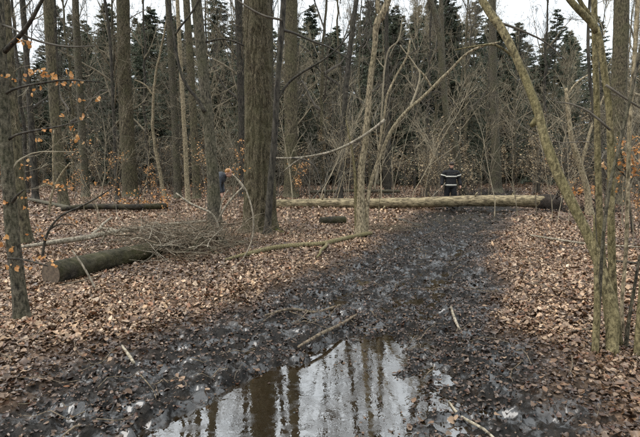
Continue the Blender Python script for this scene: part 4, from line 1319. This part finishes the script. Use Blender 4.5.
# slender bare trees filling the middle distance
bare = []
for k in range(3):
    hgt = 13 + 2 * k
    pts = [[0, 0, -.2, .12], [0, 0, .3, .10], [.15 * k - .1, .1, hgt * .3, .085], [.1, -.1 * k, hgt * .6, .06], [.05, 0, hgt, .012]]
    tm = limb_mesh('trunk', pts, M[('grey', 'dark', 'spruce')[k]], (0, 0, 0), 9, .5, .08, 0, 400 + k, .12)
    bare.append((tm, hgt))
spots = []
tries = 0
while len(spots) < 62 and tries < 2000:
    tries += 1
    Y = 25 + 22 * RNG.random()
    x = (RNG.random() * 2 - 1) * .76 * Y
    if (Y < 38 and not track_gap(x, Y)) or any((x - a) ** 2 + (Y - b) ** 2 < 4 for a, b in spots): continue
    spots.append((x, Y))
for k, (x, Y) in enumerate(spots):
    root = empty('slender_tree', (x, Y, H(x, Y)), 'slender leafless tree standing among the background thicket', 'tree', 'slender bare trees in the background', RNG.uniform(0, 6.28))
    tm, hgt = bare[k % 3]
    ob('trunk', tm, root)
    c_ = ob('crown', crown_meshes[k % 3], root)
    c_.location = (.05, 0, hgt * .2); c_.scale = (.72, .72, hgt * .79 / 8)
    if k % 2: t_ = ob('side_twigs', dead_meshes[(k // 2) % 2], root); t_['kind'] = 'stuff'; t_.location = (.05, 0, 1.2)
    s = RNG.uniform(.8, 1.25); root.scale = (s, s, s)

# ------------------------------------------------------------------ spruces
def make_spruce(h, seed, base_r=3.0, dens=1.0):
    mb = MB()
    nb = int(250 * dens)
    z = h * (.04 + .95 * np.sort(RNG.random(nb)) ** .9)
    t = z / h
    az = RNG.uniform(0, 2 * np.pi, nb)
    L_ = base_r * (1 - t) ** .85 * RNG.uniform(.4, 1.3, nb) + .12
    el = .45 * t - .12 + RNG.normal(0, .17, nb)
    d = np.stack([np.cos(az) * np.cos(el), np.sin(az) * np.cos(el), np.sin(el)], -1)
    P, Rr = grow(np.stack([0 * z, 0 * z, z], -1), d, L_, .035 * (1 - t) + .008, np.full(nb, .004), 6, .07, -.05)
    bm = MB(); tubes(bm, P, Rr, 3)
    # hanging needle sprays: narrow blades spread along each branch
    m = 105
    par = np.repeat(np.arange(nb), m)
    tt = RNG.uniform(.12, 1, len(par)) * 5
    i = np.minimum(tt.astype(int), 4); f = (tt - i)[:, None]
    p0 = P[par, i] * (1 - f) + P[par, i + 1] * f
    dd = nrm(P[par, i + 1] - P[par, i])
    side = nrm(np.cross(dd, np.array([0, 0, 1.]))) * np.where(RNG.random(len(par)) < .5, 1, -1)[:, None]
    dirv = nrm(side * RNG.uniform(.2, 1, (len(par), 1)) + dd * RNG.uniform(.2, 1, (len(par), 1)) + RNG.normal(0, .25, side.shape) + np.array([0, 0, -1]) * RNG.uniform(-.1, .9, (len(par), 1)))
    ln = (.12 + .42 * RNG.random(len(par)))[:, None] * (.45 + .55 * (1 - t[par]))[:, None]
    w = nrm(np.cross(dirv, RNG.normal(0, 1, dirv.shape))) * .024
    V = np.stack([p0 - w * .5, p0 + w * .5, p0 + dirv * ln * .6 + w, p0 + dirv * ln, p0 + dirv * ln * .55 - w], 1).reshape(-1, 3)
    k = np.arange(len(par))[:, None] * 5
    Q = k + np.array([[0, 1, 2, 4]]); T = k + np.array([[4, 2, 3]])
    mb.add(V, Q, T)
    tm = limb_mesh('trunk', [[0, 0, -.2, .2], [0, 0, .3, .17], [0, 0, h * .5, .1], [0, 0, h, .012]], M['spruce'], (0, 0, 0), 9, .6, .06, 0, seed)
    return tm, mb.mesh('crown', M['needles'], False), bm.mesh('branches', M['twigdark'])


spr = [make_spruce(16, 1, 3.6), make_spruce(18, 2, 4.0), make_spruce(14, 3, 3.4)]
srow = []
for Y0, nrow in ((42, 14), (49, 18), (57, 21), (66, 24), (76, 27), (88, 30)):
    for k in range(nrow):
        x = (-.78 + 1.56 * (k + RNG.uniform(.15, .85)) / nrow) * Y0
        srow.append((x, Y0 + RNG.uniform(-3.5, 3.5)))
g_ = at(548, 190, 50)
srow = [s for s in srow if not (abs(s[0] - g_[0]) < 2.5 and s[1] < 52) and (s[1] > 44 or track_gap(s[0], s[1]))]
for k, (x, Y) in enumerate(srow):
    root = empty('spruce', (x, Y, H(x, Y)), 'dark green spruce in the wall of conifers closing the background', 'spruce', 'dark spruces closing the background', RNG.uniform(0, 6.28))
    tm, cm_, bm_ = spr[int(RNG.integers(0, 3))]
    ob('trunk', tm, root); ob('crown', cm_, root); ob('branches', bm_, root)['kind'] = 'stuff'
    px_ = 320 + F * x / Y
    top_y = np.interp(px_, [0, 60, 100, 150, 250, 330, 380, 440, 480, 520, 640], [46, 44, 34, 38, 40, 36, 14, 8, 30, 50, 54]) + RNG.normal(0, 14)
    ht = (168 - top_y) / F * Y + CAMH
    s = float(np.clip(ht / {0: 16, 1: 18, 2: 14}[spr.index((tm, cm_, bm_))], .5, 1.9))
    root.scale = (max(s, .8) * 1.25, max(s, .8) * 1.25, s)
root = empty('spruce', (g_[0], 50, H(g_[0], 50)), 'tall pointed spruce standing out against the sky right of the leaning stem', 'spruce')
tm, cm_, bm_ = spr[1]
ob('trunk', tm, root); ob('crown', cm_, root); ob('branches', bm_, root)['kind'] = 'stuff'
s = ((168 - 16) / F * 50 + CAMH) / 18
root.scale = (s * 1.15, s * 1.15, s)

# ------------------------------------------------------------------ people
def ellip(mb, c, r, n=14, m=10):
    th = np.linspace(0, np.pi, m + 1)[:, None]; ph = np.arange(n)[None] / n * 2 * np.pi
    V = np.stack([np.sin(th) * np.cos(ph) * r[0] + c[0], np.sin(th) * np.sin(ph) * r[1] + c[1], np.cos(th) * r[2] + c[2] + 0 * ph], -1).reshape(-1, 3)
    k, j = np.meshgrid(np.arange(m), np.arange(n), indexing='ij')
    b = k * n; j2 = (j + 1) % n
    mb.add(V, np.stack([b + j, b + n + j, b + n + j2, b + j2], -1).reshape(-1, 4))


def cap(mb, pts, rad, n=12, sq=1.0):
    S = spline(np.column_stack([np.array(pts, float), rad]), .03)
    P = S[:, :3]; r = S[:, 3]
    tubes(mb, P[None], r[None], n, True)
    for i in (0, -1): ellip(mb, P[i], (r[i], r[i], r[i]))


def remeshed(name, mb, mat, root, voxel=.014, smooth=3):
    o = ob(name, mb.mesh(name, M[mat]), root)
    rm = o.modifiers.new('remesh', 'REMESH'); rm.mode = 'VOXEL'; rm.voxel_size = voxel; rm.use_smooth_shade = True
    sm = o.modifiers.new('smooth', 'SMOOTH'); sm.factor = .5; sm.iterations = smooth
    return o


def hand(mb, w, d, side, n_up=(0, 0, 1)):
    """palm and five fingers hanging from wrist w along d"""
    w = np.array(w, float); d = nrm(np.array(d, float))
    sd_ = nrm(np.cross(d, np.array([1., 0, 0]) * 1.0 + 1e-3)); fr = np.cross(d, sd_)
    cap(mb, [w, w + d * .05, w + d * .09], [.028, .036, .034])
    for k, (o_, L_) in enumerate(((-.028, .075), (-.009, .085), (.01, .08), (.028, .062))):
        a = w + d * .085 + sd_ * o_
        cap(mb, [a, a + d * L_ * .5 + fr * .012 * side, a + d * L_ * .8 + fr * .034 * side], [.0095, .009, .008], 6)
    a = w + d * .03 - sd_ * .03
    cap(mb, [a, a + d * .035 - sd_ * .025, a + d * .065 - sd_ * .028 + fr * .012 * side], [.012, .011, .009], 6)


def head(mb, c, tilt=.0, yaw=0.0):
    """skull, jaw, nose, brows, ears; looks along -y when yaw 0"""
    sub = MB()
    ellip(sub, (0, .01, .02), (.077, .098, .105)); ellip(sub, (0, -.025, -.05), (.058, .068, .065)); ellip(sub, (0, -.055, -.088), (.028, .026, .024))
    cap(sub, [(0, -.088, .01), (0, -.108, -.025), (0, -.098, -.036)], [.009, .014, .016], 8)
    cap(sub, [(-.035, -.08, .022), (0, -.088, .024), (.035, -.08, .022)], [.010, .011, .010], 8)
    cap(sub, [(-.02, -.09, -.062), (0, -.096, -.062), (.02, -.09, -.062)], [.006, .009, .006], 8)
    for s in (-1, 1): ellip(sub, (s * .08, .012, -.008), (.012, .024, .034))
    V = np.concatenate(sub.V)
    ct, st = math.cos(tilt), math.sin(tilt)
    V = np.stack([V[:, 0], V[:, 1] * ct + V[:, 2] * st, -V[:, 1] * st + V[:, 2] * ct], -1)
    cy, sy = math.cos(yaw), math.sin(yaw)
    V = np.stack([V[:, 0] * cy - V[:, 1] * sy, V[:, 0] * sy + V[:, 1] * cy, V[:, 2]], -1) + np.array(c)
    k = 0
    for vv, qq in zip(sub.V, [None] * len(sub.V)): k += len(vv)
    mb.add(V, np.concatenate(sub.Q) if sub.Q else None, np.concatenate(sub.T) if sub.T else None)


def band(name, root, path, w, mat='reflect', closed=True):
    P = np.array(path, float); n_ = len(P)
    V = np.vstack([P + [0, 0, w / 2], P - [0, 0, w / 2]])
    Q = [(i, (i + 1) % n_, n_ + (i + 1) % n_, n_ + i) for i in range(n_ if closed else n_ - 1)]
    o = ob(name, mesh_np(name, V, [np.array(Q)], M[mat]), root)
    so = o.modifiers.new('solid', 'SOLIDIFY'); so.thickness = .006; so.offset = 1
    return o


YF = 18.7
fx = at(450.5, 190, YF)[0]
fz = H(fx, YF)
man = empty('person', (fx, YF, fz), 'person in black protective suit with reflective bands standing behind the log', 'person')
man.scale = (1.08, 1.05, 1.07)
mb = MB()          # body
head(mb, (0, -.05, 1.63), -.25)
cap(mb, [(0, .0, 1.40), (0, -.015, 1.5), (0, -.03, 1.58)], [.06, .055, .055])
cap(mb, [(0, 0, .95), (0, 0, 1.15), (0, .0, 1.33)], [.11, .11, .10])
for s in (-1, 1):
    cap(mb, [(s * .14, 0, 1.38), (s * .24, 0, 1.38), (s * .30, .0, 1.1), (s * .335, -.07, .90)], [.05, .05, .042, .032])
    hand(mb, (s * .335, -.07, .90), (s * .15, -.25, -1), s)
    cap(mb, [(s * .1, 0, .95), (s * .13, -.03 * s, .5), (s * .14, .02 + .06 * s, .1)], [.09, .065, .045])
    cap(mb, [(s * .14, .05 + .06 * s, .06), (s * .15, -.14 + .06 * s, .04)], [.045, .035])
remeshed('body', mb, 'skin', man, .011, 2)
mb = MB()          # jacket
S = [(.80, .215, .155), (.95, .21, .155), (1.12, .205, .15), (1.28, .235, .155), (1.40, .215, .13), (1.47, .10, .085)]
ring = []
for z_, a_, b__ in S:
    an = np.arange(24) / 24 * 2 * np.pi
    ring.append(np.stack([np.cos(an) * a_, np.sin(an) * b__, np.full(24, z_)], -1))
V = np.concatenate(ring); k, j = np.meshgrid(np.arange(len(S) - 1), np.arange(24), indexing='ij'); b = k * 24; j2 = (j + 1) % 24
mb.add(np.vstack([V, [[0, 0, .8], [0, 0, 1.47]]]), np.stack([b + j, b + j2, b + 24 + j2, b + 24 + j], -1).reshape(-1, 4),
       [((i + 1) % 24, i, len(V)) for i in range(24)] + [((len(S) - 1) * 24 + i, (len(S) - 1) * 24 + (i + 1) % 24, len(V) + 1) for i in range(24)])
for s in (-1, 1):
    cap(mb, [(s * .17, 0, 1.37), (s * .25, 0, 1.35), (s * .31, .01, 1.12), (s * .34, -.06, .93)], [.095, .09, .078, .066])
cap(mb, [(0, .0, 1.44), (0, -.01, 1.5)], [.09, .085])
remeshed('jacket', mb, 'suit', man)
mb = MB()
for s in (-1, 1):
    cap(mb, [(s * .095, 0, .9), (s * .13, -.03 * s, .5), (s * .14, .03 + .06 * s, .16)], [.125, .105, .09])
remeshed('trousers', mb, 'suit', man)
for s in (-1, 1):
    mb = MB()
    cap(mb, [(s * .14, .05 + .06 * s, .2), (s * .14, .05 + .06 * s, .07)], [.065, .062]); cap(mb, [(s * .14, .04 + .06 * s, .06), (s * .155, -.15 + .06 * s, .05)], [.058, .048])
    remeshed('boot', mb, 'boot', man, .012)
an = np.arange(40) / 40 * 2 * np.pi
for z_, a_, b__ in ((1.22, .236, .166), (.90, .225, .168)):
    band('reflective_band', man, np.stack([np.cos(an) * a_, np.sin(an) * b__, np.full(40, z_)], -1), .045)
for s in (-1, 1):
    ctr, ax = np.array([s * .272, .004, 1.26]), nrm(np.array([s * .06, .01, -.23]))
    u = nrm(np.cross(ax, [0, 1, 0])); v = np.cross(ax, u)
    pth = ctr + .101 * (np.cos(an)[:, None] * u + np.sin(an)[:, None] * v)
    o = band('reflective_band', man, pth, .045)
mb = MB(); ellip(mb, (0, -.06, 1.69), (.091, .118, .085)); ellip(mb, (0, .02, 1.635), (.086, .075, .09))
remeshed('hair', mb, 'hair', man, .012)
bpy_stick = MB()
hp = np.array([-.385, -.14, .88])
tubes(bpy_stick, [[hp + [.14, .05, .18], hp, hp + [-.35, -.12, -.3], hp + [-.66, -.2, -.58]]], [[.014, .015, .014, .012]], 8, True)
o = ob('pole', bpy_stick.mesh('pole', M['dead']), None, (fx, YF, fz))
tag(o, 'pale wooden pole held slanting down by the person in black', 'pole')

# second person leaning out behind the knotted trunk
YS = 12.6
w0 = at(216, 190, YS)
sx, sz = w0[0], H(w0[0], YS)
p2 = empty('person', (sx, YS, sz), 'person in grey jacket and orange helmet leaning out behind the knotted trunk', 'person')
zt = at(230, 171, YS)[2] - sz
hd = np.array([(at(229, 172.5, YS)[0] - sx), -.05, zt - .05])
sh_ = np.array([at(221, 178, YS)[0] - sx, 0, at(222, 177, YS)[2] - sz])
mb = MB()
head(mb, hd, -.3, 1.2)
cap(mb, [sh_ + [0, 0, .02], (sh_ + hd) / 2 + [0, .02, 0], hd + [-.02, .03, -.06]], [.06, .055, .055])
cap(mb, [(-.05, .05, .92), (-.03, .04, 1.1), sh_ + [-.04, .05, -.08]], [.09, .09, .08])
for s in (-1, 1):
    cap(mb, [(-.05, .05 + s * .08, .9), (-.03 + .05 * s, .05 + s * .09, .48), (-.05 + .03 * s, .05 + s * .1, .08)], [.085, .062, .045])
    cap(mb, [(-.05 + .03 * s, .05 + s * .1, .05), (.12 + .03 * s, .05 + s * .1, .04)], [.042, .034])
    cap(mb, [sh_ + [0, s * .13, 0], sh_ + [-.02, s * .2, -.25], sh_ + [.04, s * .16 - .05, -.42]], [.042, .036, .03])
    hand(mb, sh_ + [.04, s * .16 - .05, -.42], (.3, -.1, -1), s)
remeshed('body', mb, 'skin', p2, .011, 2)
mb = MB()
cap(mb, [(-.05, .05, .88), (-.04, .05, 1.05), (-.02, .04, 1.2), sh_ + [-.03, .03, -.06], sh_ + [.02, .0, .0]], [.14, .14, .145, .15, .12], 16)
ellip(mb, sh_ + [.0, 0, -.02], (.14, .16, .17)); cap(mb, [sh_, (sh_ + hd) / 2 + [.0, .01, -.01]], [.1, .07])
for s in (-1, 1):
    cap(mb, [sh_ + [-.02, s * .11, -.02], sh_ + [-.02, s * .2, -.24], sh_ + [.03, s * .16 - .05, -.39]], [.08, .066, .05])
remeshed('jacket', mb, 'jacket', p2)
mb = MB()
for s in (-1, 1):
    cap(mb, [(-.05, .05 + s * .07, .9), (-.03 + .05 * s, .05 + s * .09, .48), (-.05 + .03 * s, .05 + s * .1, .12)], [.12, .09, .075])
remeshed('trousers', mb, 'trouser', p2)
for s in (-1, 1):
    mb = MB(); cap(mb, [(-.05 + .03 * s, .05 + s * .1, .14), (-.05 + .03 * s, .05 + s * .1, .06)], [.06, .056]); cap(mb, [(-.04 + .03 * s, .05 + s * .1, .05), (.14 + .03 * s, .05 + s * .1, .045)], [.052, .044])
    remeshed('boot', mb, 'boot', p2, .012)
mb = MB(); ellip(mb, hd + [-.01, 0, .045], (.096, .09, .08)); cap(mb, [hd + [.06, -.05, .03], hd + [.13, 0, .02], hd + [.06, .05, .03]], [.014, .016, .014])
remeshed('helmet', mb, 'helmet', p2, .01)
